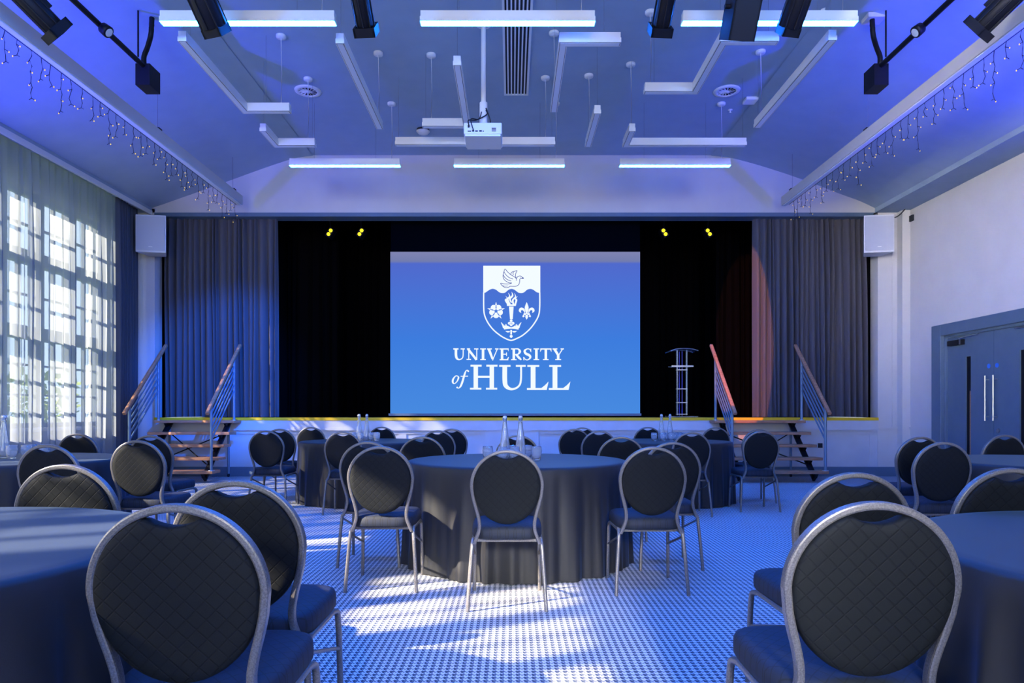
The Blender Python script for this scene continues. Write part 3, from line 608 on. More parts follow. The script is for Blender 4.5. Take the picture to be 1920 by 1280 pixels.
# spotlights on the front lighting bar
bar = thing('lighting_bar', 'black steel bar over the front of the room carrying the spotlights', 'lighting bar', (0, 5.2, 5.02))
MB().tube([(-4.6, 0, 0), (4.6, 0, 0)], 0.025, 10).build('bar', M['black'], bar)
for x in (-4.3, -2, 0, 2, 4.3): MB().tube([(x, 0, 0), (x, 0, ceil_z(x)-5.02)], 0.012, 6).build('drop_rod', M['black'], bar)
def spot(label, tip, rear, r, tipw, kind='profile'):
    tip = Vector(tip); rear = Vector(rear); d = tip-rear; L = d.length
    root = thing('spotlight', label, 'spotlight', rear, 0, 'black spotlights on the front bar')
    Rm = d.to_track_quat('Z', 'Y').to_matrix().to_4x4()
    if kind == 'profile':
        MB().lathe([(r*0.55, -0.10), (r*0.9, -0.08), (r, 0.0), (r, L*0.30), (r*0.72, L*0.36), (r*0.72, L*0.45)], 18, M=Rm).build('lamp_housing', M['black'], root)
        tb = MB().lathe([(r*0.70, L*0.42), (r*0.74, L*0.5), (r*0.74, L*0.90), (r*0.70, L*0.91)], 18, M=Rm)
        for k in range(8):
            a = 2*PI*k/8; tb.sweep([Rm @ Vector((r*0.76*math.cos(a), r*0.76*math.sin(a), z)) for z in (L*0.46, L*0.9)], rrect(0.012, 0.012), ref=(1, 0, 0))
        tb.build('lens_tube', M['black'], root)
        fr = MB(); h = tipw/2
        for (x0, x1, y0, y1) in ((-h, h, -h, -h+0.018), (-h, h, h-0.018, h), (-h, -h+0.018, -h, h), (h-0.018, h, -h, h)): fr.box(x0, x1, y0, y1, L*0.90, L*1.0, M=Rm)
        fr.build('colour_frame', M['black'], root)
        MB().lathe([(tipw*0.42, L*0.93), (0.001, L*0.95)], 18, M=Rm).build('lens', M['glasslens'], root)
        MB().box(-0.02, 0.02, r*0.7, r*0.7+0.05, L*0.55, L*0.75, M=Rm).build('shutter_knob', M['black'], root)
    else:
        h = tipw/2; bx = MB()
        for (x0, x1, y0, y1) in ((-h, h, -h, -h+0.015), (-h, h, h-0.015, h), (-h, -h+0.015, -h, h), (h-0.015, h, -h, h)): bx.box(x0, x1, y0, y1, 0, L, M=Rm)
        bx.box(-h, h, -h, h, 0.0, 0.05, M=Rm).build('lamp_housing', M['black'], root)
        MB().box(-h+0.02, h-0.02, -h+0.02, h-0.02, L*0.9, L*0.92, M=Rm).build('lens', M['glasslens'], root)
        for zz in (0.45, 0.68): MB().lathe([(0.018, 0), (0.018, 0.04)], 10, M=Rm @ Matrix.Translation((h, 0, L*zz)) @ Matrix.Rotation(PI/2, 4, 'Y')).build('knob', M['black'], root)
    w_ = r+0.035; pv = d*0.28; up = Vector((0, 5.2, 5.02))-rear; up.x = pv.x
    MB().sweep([pv+Vector((-w_, 0, 0)), Vector((-w_, 0, 0))*1.0+(pv+up)*0.5*Vector((1, 1, 1)).x, up+Vector((-w_*0.6, 0, -0.06)), up+Vector((w_*0.6, 0, -0.06)), Vector((w_, 0, 0))+(pv+up)*0.5, pv+Vector((w_, 0, 0))], rrect(0.006, 0.03), ref=(0, 1, 0)).build('yoke', M['black'], root)
    MB().box(up.x-0.025, up.x+0.025, up.y-0.03, up.y+0.03, up.z-0.07, up.z+0.035).build('clamp', M['black'], root)
M['glasslens'] = principled('dark_lens', (0.02, 0.03, 0.05), 0.1, 0, 0.8)
spot('black spotlight with an open square frame at the top left corner, tilted outwards', (-3.78, 5.72, 4.28), (-4.14, 5.28, 4.70), 0.11, 0.20)
spot('large black spotlight in front of the left lit ceiling light', (-2.46, 5.72, 4.28), (-2.60, 5.28, 4.78), 0.145, 0.17)
spot('small black spotlight between the left and middle lit ceiling lights', (-1.22, 5.75, 4.30), (-1.26, 5.25, 4.80), 0.10, 0.18)
spot('small black spotlight between the middle and right lit ceiling lights', (1.24, 5.75, 4.30), (1.28, 5.25, 4.80), 0.10, 0.18)
spot('box shaped black spotlight in front of the right lit ceiling light', (1.86, 5.66, 4.20), (1.90, 5.30, 4.85), 0.11, 0.22, 'box')
spot('large black spotlight just right of the box shaped one', (2.30, 5.72, 4.28), (2.38, 5.28, 4.78), 0.125, 0.15)
spot('black spotlight at the top right corner, tilted towards the right beam', (3.88, 5.72, 4.30), (4.20, 5.28, 4.66), 0.11, 0.20)

# projector on its pole
pj = thing('projector', 'white projector hanging from the ceiling on a white pole', 'projector', (-0.33, 7.7, 4.24))
o = MB().box(-0.215, 0.215, 0.0, 0.42, 0.02, 0.15).build('body', M['white'], pj); bevel(o, 0.012, 3)
MB().box(-0.2, 0.2, 0.01, 0.40, 0.0, 0.022).build('underside_plate', M['white'], pj)
MB().box(-0.16, 0.16, 0.08, 0.34, 0.15, 0.165).build('mount_plate', M['white'], pj)
MB().tube([(0, 0.2, 0.16), (0, 0.2, 0.46)], 0.045, 16).build('pole_sleeve', M['white'], pj)
MB().tube([(0, 0.2, 0.44), (0, 0.2, 5.64-4.24)], 0.028, 16).build('pole', M['white'], pj)
MB().lathe([(0.09, 5.60-4.24), (0.09, 5.639-4.24)], 20, (0, 0.2, 0)).build('ceiling_plate', M['white'], pj)
MB().lathe([(0.07, 0), (0.07, 0.03), (0.05, 0.035)], 18, M=Matrix.Translation((0.05, 0.42, 0.085)) @ Matrix.Rotation(-PI/2, 4, 'X')).build('lens', M['glasslens'], pj)
pb = MB()
for x, z, w_, h in ((-0.17, 0.045, 0.04, 0.012), (-0.12, 0.045, 0.02, 0.02), (-0.085, 0.045, 0.03, 0.014), (-0.04, 0.045, 0.03, 0.016), (0.0, 0.045, 0.012, 0.012), (-0.17, 0.09, 0.02, 0.03), (0.10, 0.05, 0.05, 0.008), (0.10, 0.065, 0.05, 0.008), (0.10, 0.08, 0.05, 0.008)): pb.box(x, x+w_, -0.004, 0.0, z, z+h)
pb.build('ports', M['gap'], pj)
MB().tube(smooth_pts([(-0.10, -0.004, 0.05), (-0.12, -0.05, 0.10), (-0.13, 0.0, 0.19), (-0.05, 0.12, 0.24), (-0.02, 0.16, 0.34)]), 0.006, 6).build('cable', M['cable'], pj)
MB().tube(smooth_pts([(-0.15, -0.004, 0.10), (-0.16, -0.03, 0.16), (-0.08, 0.10, 0.22), (0.04, 0.14, 0.30), (0.03, 0.16, 0.36)]), 0.007, 6).build('cable', M['cable'], pj)
MB().tube(smooth_pts([(0.05, 0.24, 0.17), (0.08, 0.18, 0.24), (0.03, 0.15, 0.38)]), 0.008, 6).build('cable', M['cable'], pj)

# vents and ceiling devices
v = thing('slot_vent', 'long slotted air vent in the ceiling beside the projector pole', 'vent', (0.06, 7.4, 5.64))
mb = MB()
for k in range(8): x = -0.158+k*0.0451; mb.box(x-0.009 if 0 < k < 7 else x-0.014, x+0.009 if 0 < k < 7 else x+0.014, -2.3, 2.30, -0.015, 0)
mb.box(-0.172, 0.172, 2.28, 2.31, -0.016, 0).build('grille', M['white'], v)
MB().box(-0.16, 0.16, -2.3, 2.29, -0.003, 0.0).build('duct', M['gap'], v)
for x, y, lb in ((-2.87, 9.60, 'round white swirl vent in the ceiling, left one'), (3.02, 9.60, 'round white swirl vent in the ceiling, right one')):
    v = thing('round_vent', lb, 'vent', (x, y, 5.64), 0, 'round ceiling vents')
    MB().lathe([(0.125, -0.006), (0.125, -0.016), (0.13, -0.02), (0.18, -0.012), (0.185, 0)], 28, caps=False).build('rim', M['white'], v)
    MB().lathe([(0.127, -0.003), (0.02, -0.004)], 24).build('duct', M['gap'], v)
    bl = MB()
    for k in range(14):
        a = 2*PI*k/14; bl.box(0.03, 0.125, -0.008, 0.008, -0.016, -0.012, M=Matrix.Rotation(a, 4, 'Z') @ Matrix.Rotation(0.6, 4, 'X'))
    bl.build('vanes', M['white'], v); MB().lathe([(0.035, -0.012), (0.03, -0.022), (0.001, -0.024)], 14).build('hub', M['white'], v)
o = MB().box(-0.09, 0.09, -0.09, 0.09, -0.045, 0).build('air_sensor', M['white'], None, 'flat white square box on the ceiling by the right round vent', 'ceiling sensor', loc=(3.44, 9.85, 5.64)); bevel(o, 0.01)
o = thing('motion_sensor', 'small dark and white dome sensor on the ceiling left of the projector', 'ceiling sensor', (-1.42, 10.9, 5.64))
MB().lathe([(0.09, -0.03), (0.10, 0)], 20).build('base', M['gap'], o); MB().lathe([(0.02, -0.085), (0.08, -0.07), (0.11, -0.035), (0.09, -0.028)], 20).build('dome', M['white'], o)
for x, y, lb in ((3.5, 7.66, 'tiny white sprinkler head above the right lit ceiling light'), (5.12, 9.86, 'tiny sprinkler head on the right slope of the ceiling'), (3.26, 10.2, 'tiny sprinkler head below the right round vent')):
    z = ceil_z(x); MB().lathe([(0.004, -0.045), (0.02, -0.04), (0.008, -0.03), (0.008, -0.012), (0.035, -0.006), (0.035, 0.0)], 12).build('sprinkler_head', M['white'], None, lb, 'sprinkler', 'sprinkler heads', loc=(x, y, z))

# wall speakers
for s_, x, nm in ((-1, -6.14, 'left'), (1, 6.24, 'right')):
    sp_ = thing('wall_speaker', 'white loudspeaker mounted high on the wall at the %s of the stage' % nm, 'speaker', (x, 11.60, 3.84), math.radians(-9*s_), 'white wall speakers')
    o = MB(); V = []
    for z, w0, w1, d0, d1 in ((0.0, 0.245, 0.14, 0.0, 0.34), (0.64, 0.245, 0.14, 0.0, 0.34)): V += [(-w0, d0, z), (w0, d0, z), (w1, d1, z), (-w1, d1, z)]
    o.add(V, [(3, 2, 1, 0), (4, 5, 6, 7), (0, 1, 5, 4), (1, 2, 6, 5), (2, 3, 7, 6), (3, 0, 4, 7)])
    b_ = o.build('cabinet', M['speaker'], sp_); bevel(b_, 0.012, 2)
    MB().box(-0.222, 0.222, -0.012, 0.004, 0.035, 0.61).build('grille', M['grille'], sp_)
    MB().box(-0.03, 0.03, -0.016, -0.010, 0.085, 0.10).build('badge', M['white'], sp_, 'small white badge')
    MB().box(-0.05, 0.05, 0.30, 0.42, 0.25, 0.45).build('bracket', M['gap'], sp_)
    if s_ > 0: MB().tube(smooth_pts([(0.12, 0.34, 0.72), (0.36, 0.30, 0.66), (0.52, 0.28, 0.80), (0.55, 0.30, 0.88)]), 0.010, 6).build('cable', M['cable'], sp_)
MB().box(-0.03, 0, -0.05, 0.05, -0.05, 0.05).build('wall_socket', M['gap'], None, 'small black box on the right wall near the speaker', 'socket', loc=(XR, 11.78, 4.47))

# stage lighting
for x0, x1, nm in ((-3.9, -2.15, 'left'), (2.35, 5.2, 'right')):
    sb = thing('stage_rail', 'thin pale rails above the stage on the %s of the screen' % nm, 'lighting rail', ((x0+x1)/2, 13.0, 4.80), 0, 'rails above the stage'); h = (x1-x0)/2
    for dz in (0.0, 0.05, 0.09): MB().tube([(-h, 0, dz), (h, 0, dz)], 0.012, 6).build('rail', M['wire'], sb)
    for x in (-h*0.8, h*0.8): MB().tube([(x, 0, 0), (x, 0, 2.2)], 0.008, 5).build('drop_rod', M['black'], sb)
for px, lb in ((618, 'yellow glowing stage lamp left of the screen, outer one'), (676, 'yellow glowing stage lamp left of the screen, inner one'), (1246, 'yellow glowing stage lamp right of the screen, inner one'), (1329, 'yellow glowing stage lamp right of the screen, outer one')):
    x = (px-960)*13.0/1280; s_ = -1 if x < 0 else 1
    l = thing('stage_lamp', lb, 'stage lamp', (x, 13.0, 4.55), 0, 'yellow stage lamps')
    Rm = Matrix.Rotation(-s_*0.55, 4, 'Y')
    MB().box(-0.05, 0.05, 0.0, 0.20, -0.09, 0.09, M=Rm).build('housing', M['black'], l)
    for dz in (-0.04, 0.04): MB().lathe([(0.034, 0), (0.030, 0.012), (0.014, 0.012), (0.013, 0.004)], 12, M=Rm @ Matrix.Translation((0, 0, dz)) @ Matrix.Rotation(PI/2, 4, 'X')).build('led', M['yled'], l, 'glowing yellow lens')
    MB().tube([(0.0, 0.1, 0.08), (0, 0.0, 0.24)], 0.012, 6).build('yoke', M['black'], l)

# lectern
lc = thing('lectern', 'clear acrylic lectern standing on the stage right of the screen', 'lectern', (3.22, 12.95, SH))
for x in (-0.09, 0.09): MB().box(x-0.012, x+0.012, -0.02, 0.02, 0.04, 1.28).build('upright', M['acrylic'], lc)
for x in (-0.035, 0.02): MB().tube([(x, 0.05, 0.02), (x, 0.05, 1.25)], 0.009, 6).build('rear_rod', M['projrod'] if 'projrod' in M else principled('blue_acrylic_rod', (0.03, 0.05, 0.45), 0.2, 0, 0.8), lc)
for z in (0.05, 0.27, 0.53, 0.89): MB().box(-0.10, 0.10, -0.03, 0.06, z, z+0.014).build('cross_bar', M['chrome'], lc)
MB().box(-0.21, 0.20, -0.08, 0.20, 0.955, 0.975).build('shelf', M['acrylic'], lc); MB().box(-0.21, 0.20, -0.085, -0.08, 0.95, 0.975).build('shelf_edge', M['chrome'], lc)
mb = MB(); mb.sweep(smooth_pts([(-0.26, 0, 1.24), (-0.15, 0, 1.275), (0, 0, 1.285), (0.15, 0, 1.275), (0.26, 0, 1.245)]), [(0.012, -0.2), (-0.012, -0.2), (-0.012, 0.2), (0.012, 0.2)], ref=(0, 0, 1)).build('reading_top', M['acrylic'], lc)
MB().tube(smooth_pts([(-0.25, -0.2, 1.24), (-0.15, -0.2, 1.275), (0, -0.2, 1.285), (0.15, -0.2, 1.275), (0.26, -0.2, 1.245)]), 0.006, 6).build('top_edge', M['chrome'], lc)
MB().box(-0.27, 0.27, -0.15, 0.2, 0.0, 0.02).build('base_plate', M['acrylic'], lc)

# steps with handrails
def steps(x0, x1, label, side):
    root = thing('stage_steps', label, 'stairs', ((x0+x1)/2, 10.8, 0), 0, 'timber steps up to the stage'); hw = (x1-x0)/2
    lv = [(0.0, 0.19), (0.215, 0.39), (0.43, 0.59), (0.645, 0.79), (0.86, 0.985)]
    for dy, z in lv:
        o = MB().box(-hw, hw, dy, dy+0.30, z-0.045, z).build('tread', M['wood'], root); bevel(o, 0.006)
    for x in (-hw+0.18, hw-0.18):
        mb = MB().sweep([(x, 0.12, 0.08), (x, 1.05, 0.93)], rrect(0.05, 0.09), ref=(0, 0, 1))
        for dy, z in lv: mb.add([(x-0.02, dy+0.02, z-0.05), (x-0.02, dy+0.28, z-0.05), (x-0.02, dy+0.15, z-0.17), (x+0.02, dy+0.02, z-0.05), (x+0.02, dy+0.28, z-0.05), (x+0.02, dy+0.15, z-0.17)], [(0, 1, 2), (5, 4, 3), (0, 3, 4, 1), (1, 4, 5, 2), (2, 5, 3, 0)])
        mb.build('stringer', M['black'], root)
        MB().tube([(x, 1.05, 0.06), (x, 1.05, 0.95)], 0.022, 8).build('rear_post', M['steelblue'], root)
        c = MB().lathe([(0.028, -0.012), (0.03, 0), (0.028, 0.012)], 12, M=Matrix.Translation((x, 1.05, 0.031)) @ Matrix.Rotation(PI/2, 4, 'Y')).build('castor', M['gap'], root)
        MB().tube([(x*0.9, 0.3, 0.28), (-x*0.9, 1.0, 0.75)], 0.010, 6).build('brace', M['black'], root)
    for x in (-hw+0.04, hw-0.04) if side == 0 else (-hw+0.04, hw-0.04):
        rl = MB().sweep([(x, -0.10, 1.10), (x, 1.20, 2.30)], rrect(0.05, 0.055, 0.25), ref=(0, 0, 1)).build('handrail', M['wood'], root, 'wooden handrail')
        sl = 1.2/1.3
        MB().tube([(x, 0.05, 0.19), (x, 0.05, 1.10+0.15*sl-0.02)], 0.022, 10).build('post', M['steelblue'], root)
        MB().tube([(x, 0.94, 0.985), (x, 0.94, 1.10+1.04*sl-0.02)], 0.022, 10).build('post', M['steelblue'], root)
        for y, z in ((0.05, 0.19), (0.94, 0.985)): MB().lathe([(0.05, 0.0), (0.05, 0.012), (0.03, 0.014)], 14, (x, y, z)).build('post_flange', M['chrome'], root)
        for k in range(5):
            dz = 0.14+0.105*k; MB().tube([(x, 0.05, 1.10+0.15*sl-dz), (x, 0.94, 1.10+1.04*sl-dz)], 0.013, 8).build('rail_bar', M['steelblue'], root)
    return root
steps(-6.12, -4.74, 'wooden open steps with handrails at the left end of the stage', 0)
steps(3.46, 5.02, 'wooden open steps with handrails at the right end of the stage, left rail lit orange', 0)

# ---------------------------------------------------------------- tables, cloths
def table(label, clabel, x, y, seed):
    rd = random.Random(seed)
    t = thing('round_table', label, 'table', (x, y, 0), 0, 'round banquet tables')
    MB().lathe([(0.80, 0.715), (0.81, 0.72), (0.81, 0.745), (0.80, 0.748)], 48).build('tabletop', M['wood'], t)
    for a in (45, 135, 225, 315):
        cx_, cy_ = 0.5*math.cos(math.radians(a)), 0.5*math.sin(math.radians(a)); MB().tube([(cx_, cy_, 0), (cx_, cy_, 0.715)], 0.016, 8).build('leg', M['frame'], t)
    # the cloth
    ph = [rd.uniform(0, 2*PI) for _ in range(6)]; nt = 288; V = []; rows = [(0.0, .756), (0.3, .756), (0.6, .756), (0.78, .756), (0.822, .755), (0.838, .750), (0.844, .738)]
    for r, z in rows:
        for k in range(nt): a = 2*PI*k/nt; V.append((r*math.cos(a), r*math.sin(a), z))
    nz = 18
    for j in range(1, nz+1):
        v_ = j/nz; z = 0.738-(0.738-0.008)*v_; g = v_**0.75
        for k in range(nt):
            a = 2*PI*k/nt; aa = a+0.05*math.sin(5*a+ph[0])+0.03*math.sin(9*a+ph[1])+0.02*v_*math.sin(3*a+ph[4])
            f1 = math.sin(26*aa+ph[2]); f = 0.5*f1+0.5*abs(f1)*f1; m_ = 0.65+0.35*math.sin(7*a+ph[3])
            r = 0.846+0.022*g+0.030*g*f*m_+0.006*g*math.sin(61*a+ph[5]); V.append((r*math.cos(a), r*math.sin(a), z))
    R = len(rows)+nz; Fs = [(i*nt+k, i*nt+(k+1) % nt, (i+1)*nt+(k+1) % nt, (i+1)*nt+k) for i in range(R-1) for k in range(nt)]
    Fs = [f_[::-1] for f_ in Fs]
    c = MB().add(V, Fs, True).build('tablecloth', M['cloth'], None, clabel, 'tablecloth', 'black tablecloths to the floor', loc=(x, y, 0)); c.rotation_euler.z = rd.uniform(0, 6)
TABLES = [
 ('round table in the middle of the room under a floor length cloth', 'black cloth on the middle table, lit grey down its left side', 0.04, 5.29),
 ('round table at the left edge in front, its top whitened by sunlight', 'cloth on the front left table, top streaked with sunlight', -1.87, 1.82),
 ('round table at the right edge in front', 'dark blue looking cloth on the front right table', 1.96, 1.72),
 ('round table at the left side next to the window sheers', 'cloth on the table beside the window', -3.99, 5.37),
 ('round table at the right side in front of the double doors', 'cloth on the table in front of the double doors', 4.12, 5.10),
 ('round table nearest the stage on the left', 'cloth on the far left table, hem lifted on the side facing the room', -1.87, 8.80),
 ('round table nearest the stage on the right', 'cloth on the far right table in front of the right steps', 1.95, 8.75)]
for i, (a_, b_, x, y) in enumerate(TABLES): table(a_, b_, x, y, 100+i)

# ---------------------------------------------------------------- chairs
def make_chair():
    root = thing('banquet_chair', 'x', 'chair', (0, 0, 0))
    tilt = lambda z: -0.195-(z-0.385)*0.13
    half = [(0.187, .375), (0.160, .445), (0.156, .495), (0.166, .55), (0.181, .605), (0.1925, .655)]
    arc = [(0.198*math.cos(t), 0.705+0.198*math.sin(t)) for t in [PI*k/40 for k in range(41)]]
    out = smooth_pts([(x, tilt(z), z) for x, z in half], 4)[:-1] + [Vector((x, tilt(z), z)) for x, z in arc] + smooth_pts([(-x, tilt(z), z) for x, z in half[::-1]], 4)[1:]
    MB().sweep(out, rrect(0.030, 0.020, 0.28, 3), ref=(0, 1, 0), sm=False).build('back_frame', M['frame'], root)
    # round padded back
    V = []; Fs = []; nt = 96; rings = [(1.0, 0.0), (1.0, 0.4), (0.99, 0.75), (0.965, 0.93), (0.85, 1.0), (0.6, 1.04), (0.3, 1.06), (0.02, 1.07)]
    def outl(a):
        x = 0.1885*math.cos(a); z = (0.1885 if math.sin(a) > 0 else 0.217)*math.sin(a)+0.705
        if math.sin(a) > 0 and abs(x) < 0.075: z = min(z, 0.862+4.5*x*x)
        return x, z
    for s_ in (-1, 1):
        base = len(V)
        for rr, th in rings:
            for k in range(nt):
                a = 2*PI*k/nt; x, z = outl(a); x = x*rr; z = 0.68+(z-0.68)*rr; V.append((x, tilt(z)+s_*0.026*th, z))
        for i in range(len(rings)-1):
            for k in range(nt):
                f_ = (base+i*nt+k, base+i*nt+(k+1) % nt, base+(i+1)*nt+(k+1) % nt, base+(i+1)*nt+k); Fs.append(f_ if s_ < 0 else f_[::-1])
        f_ = tuple(base+(len(rings)-1)*nt+k for k in range(nt)); Fs.append(f_ if s_ < 0 else f_[::-1])
    MB().add(V, Fs, True).build('backrest', M['quilt'], root)
    # seat
    V = []; nt = 56; rg = [(0.90, .398), (0.965, .400), (0.995, .410), (1.0, .43), (0.995, .452), (0.965, .466), (0.90, .474), (0.75, .480), (0.45, .485), (0.1, .487)]
    for rr, z in rg:
        for k in range(nt):
            a = 2*PI*k/nt; c_, s_ = math.cos(a), math.sin(a); p_ = 0.42
            x = math.copysign(abs(c_)**p_, c_)*(0.205+0.012*s_); y = math.copysign(abs(s_)**p_, s_)*0.225; V.append((x*rr, y*rr+0.01, z))
    Fs = [(i*nt+k, i*nt+(k+1) % nt, (i+1)*nt+(k+1) % nt, (i+1)*nt+k) for i in range(len(rg)-1) for k in range(nt)]
    Fs += [tuple(range(nt))[::-1], tuple(len(V)-nt+k for k in range(nt))]
    MB().add(V, Fs, True).build('seat', M['seatfab'], root)
    pr = rrect(0.022, 0.022, 0.35)
    for s_ in (-1, 1):
        MB().sweep([(s_*0.193, -0.15, .392), (s_*0.195, 0.14, .392)], pr, ref=(1, 0, 0)).build('side_rail', M['frame'], root)
        MB().sweep(smooth_pts([(s_*0.193, -0.14, .391), (s_*0.195, -0.178, .380), (s_*0.199, -0.195, .345), (s_*0.211, -0.215, .18), (s_*0.222, -0.238, 0.0)], 4), pr, ref=(1, 0, 0)).build('leg', M['frame'], root, 'splayed rear leg')
        MB().sweep(smooth_pts([(s_*0.195, 0.13, .391), (s_*0.197, 0.180, .380), (s_*0.200, 0.200, .345), (s_*0.203, 0.212, .18), (s_*0.206, 0.222, 0.0)], 4), pr, ref=(1, 0, 0)).build('leg', M['frame'], root, 'straight front leg')
        MB().sweep([(s_*0.198, -0.19, .355), (s_*0.201, 0.207, .235)], rrect(0.014, 0.014), ref=(1, 0, 0)).build('stretcher', M['frame'], root)
    for y_ in (-0.155, 0.14): MB().box(-0.19, 0.19, y_, y_+0.025, .378, .398).build('cross_bar', M['frame'], root)
    return root
chair0 = make_chair()
CH = [  # x, y of the back, turn, label, group
 (-0.03, 3.84, 0, 'lone banquet chair in front of the middle table, its back to the camera', 'm'),
 (-0.82, 4.25, 0, 'sunlit banquet chair left of the middle table, nearer of two overlapping chairs', 'm'),
 (-1.04, 4.92, 0, 'sunlit banquet chair mostly hidden behind the chair at the left of the middle table', 'm'),
 (-0.79, 5.97, 0, 'banquet chair rising behind the left rear of the middle table', 'm'),
 (0.855, 4.17, 0, 'banquet chair right of the middle table, nearer of two overlapping chairs', 'm'),
 (1.125, 4.83, 0, 'banquet chair mostly hidden behind the chair at the right of the middle table', 'm'),
 (0.95, 5.92, 0, 'banquet chair rising behind the right rear of the middle table', 'm'),
 (0.05, 6.35, 0, 'banquet chair on the far side of the middle table, seen behind the bottles', 'm'),
 (-0.775, 1.58, 0, 'large banquet chair nearest the camera on the left, beside the sunlit tabletop', 'fl'),
 (-0.85, 2.12, 0, 'banquet chair just behind the large front left chair, back partly overlapped by it', 'fl'),
 (-1.80, 2.76, 0, 'banquet chair beyond the sunlit tabletop, only its quilted upper back showing', 'fl'),
 (0.855, 1.62, 0, 'large banquet chair nearest the camera on the right', 'fr'),
 (1.19, 2.39, 0, 'banquet chair just behind the large front right chair, back partly overlapped by it', 'fr'),
 (1.87, 2.58, 0, 'banquet chair beyond the front right tabletop, cut by the right edge of the picture', 'fr'),
 (-3.02, 4.46, 0, 'sunlit banquet chair in front of the table beside the window, next to the glasses', 'wl'),
 (-2.80, 5.12, 0, 'banquet chair with a pale frame right of the table beside the window', 'wl'),
 (-3.28, 6.22, 0, 'banquet chair half hidden behind the pale framed one, in front of the left steps', 'wl'),
 (-4.28, 6.75, 0, 'banquet chair on the far side of the window table, in front of the sheers', 'wl'),
 (3.04, 4.83, 0, 'banquet chair in front of the table by the double doors, whole back visible', 'dr'),
 (3.50, 5.88, 0, 'banquet chair behind the left side of the table by the double doors', 'dr'),
 (4.60, 6.40, 0, 'banquet chair beyond the table by the doors, directly below the door pulls', 'dr'),
 (-2.82, 7.86, 0, 'banquet chair at the left of the far left table, nearer of the overlapping pair', 'sl'),
 (-2.96, 8.70, 0, 'banquet chair peeking out behind the left one of the far left table', 'sl'),
 (-2.86, 9.75, 0, 'banquet chair on the far side of the far left table, above the hanging cloth fold', 'sl'),
 (-1.84, 7.44, 0, 'banquet chair in front of the far left table, partly behind a sunlit chair', 'sl'),
 (-1.90, 10.0, 0, 'banquet chair against the stage front, just right of the bottles on the far left table', 'sl'),
 (-0.86, 8.0, 0, 'banquet chair at the right of the far left table, nearer of the overlapping pair', 'sl'),
 (-0.78, 8.78, 0, 'banquet chair peeking out right behind its neighbour at the far left table', 'sl'),
 (0.80, 8.70, 0, 'banquet chair at the left of the far right table, leftmost of three overlapping backs', 'sr'),
 (0.98, 9.50, 0, 'banquet chair peeking out between two others left of the far right table', 'sr'),
 (0.99, 7.82, 0, 'banquet chair left of the far right table, rightmost of three overlapping backs', 'sr'),
 (1.95, 9.85, 0, 'banquet chair on the far side of the far right table, left of its bottles', 'sr'),
 (1.92, 7.30, 0, 'banquet chair in front of the far right table, below its bottles', 'sr'),
 (2.87, 9.65, 0, 'banquet chair on the far side of the far right table at its right end', 'sr'),
 (2.79, 7.66, 0, 'banquet chair right of the far right table in front of the right steps, nearer one', 'sr'),
 (3.03, 8.40, 0, 'banquet chair mostly hidden behind the one in front of the right steps', 'sr')]
GN = {'m': 'chairs around the middle table', 'fl': 'chairs around the front left table', 'fr': 'chairs around the front right table', 'wl': 'chairs at the window table',
      'dr': 'chairs at the table by the doors', 'sl': 'chairs around the far left table', 'sr': 'chairs around the far right table'}
rd = random.Random(5)
for i, (x, y, rz, lb, g) in enumerate(CH):
    c = chair0 if i == 0 else copy_tree(chair0)
    c.location = (x, y+0.237, 0); c.rotation_euler.z = math.radians(rz+rd.uniform(-1.5, 1.5)); c['label'] = lb; c['group'] = GN[g]

# ---------------------------------------------------------------- bottles and glasses
def make_bottle():
    r = thing('water_bottle', 'x', 'bottle', (0, 0, 0))
    outer = [(0.0, 0.0), (0.036, 0.0), (0.040, 0.006), (0.041, 0.03), (0.040, 0.08), (0.035, 0.13), (0.027, 0.19), (0.020, 0.245), (0.0155, 0.28), (0.0145, 0.30), (0.018, 0.305), (0.018, 0.318), (0.013, 0.320)]
    inner = [(0.010, 0.318), (0.011, 0.28), (0.016, 0.245), (0.023, 0.19), (0.031, 0.13), (0.036, 0.08), (0.037, 0.03), (0.034, 0.012), (0.0, 0.010)]
    MB().lathe(outer+inner, 24).build('bottle_body', M['glass'], r)
    MB().lathe([(0.010, 0.315), (0.016, 0.322), (0.015, 0.333), (0.006, 0.338), (0.0, 0.338)], 14).build('stopper', M['white'], r, 'pale stopper')
    w_ = MB().tube(smooth_pts([(-0.018, 0, 0.292), (-0.026, 0, 0.315), (-0.016, 0, 0.338), (0, 0, 0.342), (0.016, 0, 0.338), (0.026, 0, 0.315), (0.018, 0, 0.292)]), 0.0016, 6)
    w_.tube([(0.0175*math.cos(a), 0.0175*math.sin(a), 0.292) for a in [2*PI*k/14 for k in range(14)]], 0.0016, 5, closed=True); w_.build('wire_bail', M['chrome'], r)
    return r
def make_glass():
    o = [(0.0, 0.0), (0.026, 0.0), (0.030, 0.005), (0.038, 0.04), (0.040, 0.07), (0.037, 0.105), (0.0355, 0.106)]
    i_ = [(0.035, 0.104), (0.0375, 0.07), (0.035, 0.04), (0.027, 0.016), (0.0, 0.013)]
    return MB().lathe(o+i_, 20).build('drinking_glass', M['glass'])
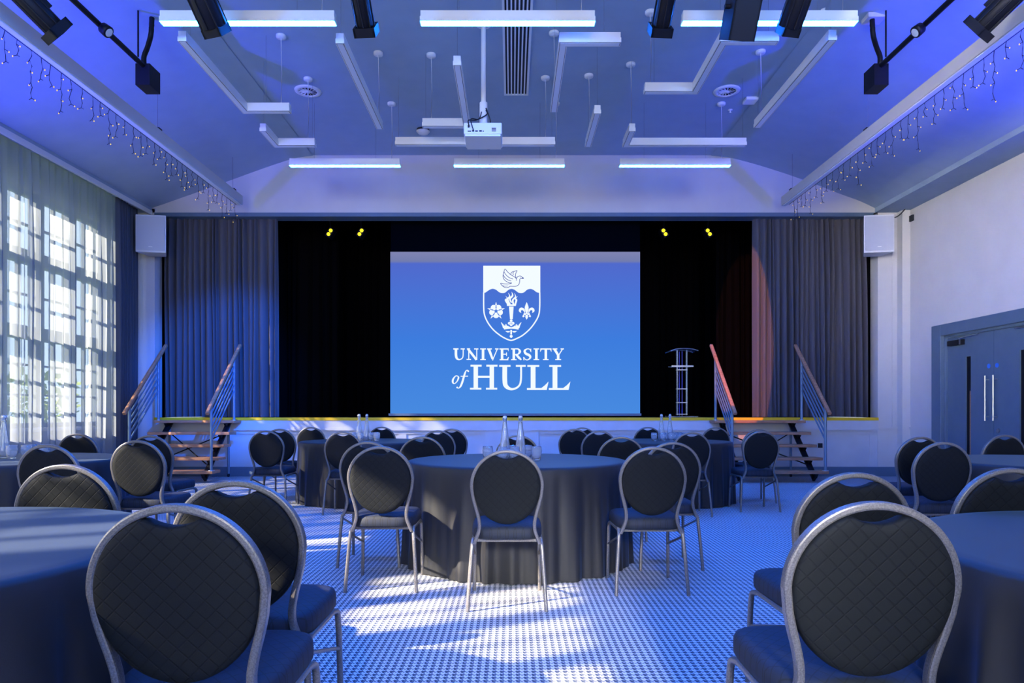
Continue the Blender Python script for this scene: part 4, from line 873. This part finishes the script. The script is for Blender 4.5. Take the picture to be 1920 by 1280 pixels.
B0 = make_bottle(); G0 = make_glass(); usedB = [0]; usedG = [0]
def put(kind, x, y, lb, g, cat):
    src, u = (B0, usedB) if kind == 'b' else (G0, usedG)
    o = src if not u[0] else copy_tree(src); u[0] = 1; o.location = (x, y, 0.7575); o.rotation_euler.z = random.uniform(0, 6); o['label'] = lb; o['category'] = cat; o['group'] = g
for nm, cx_, cy_, bx in (('middle', 0.0, 5.22, (-0.055, 0.065)), ('window', -4.0, 5.40, (-0.035, -0.13)), ('far left', -1.93, 8.80, (-0.045, 0.055)), ('far right', 1.98, 8.75, (-0.06, 0.05))):
    for k, dx in enumerate(bx):
        put('b', cx_+dx, cy_+0.02, 'clear swing top water bottle, %s one of the pair on the %s table' % ('left' if dx == min(bx) else 'right', nm), 'water bottles on the %s table' % nm, 'bottle')
    gl = {'middle': [(-0.185, -0.02, 'leftmost of the glasses'), (-0.07, -0.09, 'in front of the left bottle'), (0.02, -0.10, 'in front of the right bottle'), (0.185, -0.06, 'rightmost and nearest, clear of the bottles'), (0.0, 0.12, 'between the bottles, behind them'), (0.12, 0.14, 'behind the right bottle')],
          'window': [(0.08, -0.05, 'just right of the bottles, front one'), (0.16, 0.0, 'rightmost of the front ones'), (0.22, 0.12, 'farther back at the right end'), (0.10, 0.14, 'behind the front ones')],
          'far left': [(-0.15, 0.06, 'leftmost, behind'), (-0.10, -0.02, 'beside the left bottle'), (0.0, -0.08, 'between the bottles in front'), (0.12, -0.03, 'right of the right bottle'), (0.20, -0.06, 'rightmost in front'), (0.16, 0.10, 'right rear')],
          'far right': [(-0.17, -0.06, 'leftmost, clear of the bottles'), (-0.06, -0.09, 'in front of the left bottle'), (0.04, -0.09, 'in front of the right bottle'), (0.12, 0.03, 'right of the right bottle'), (0.18, 0.08, 'right rear'), (0.22, -0.03, 'rightmost')]}[nm]
    for dx, dy, t_ in gl: put('g', cx_+dx, cy_+dy, 'drinking glass on the %s table, %s' % (nm, t_), 'glasses on the %s table' % nm, 'glass')
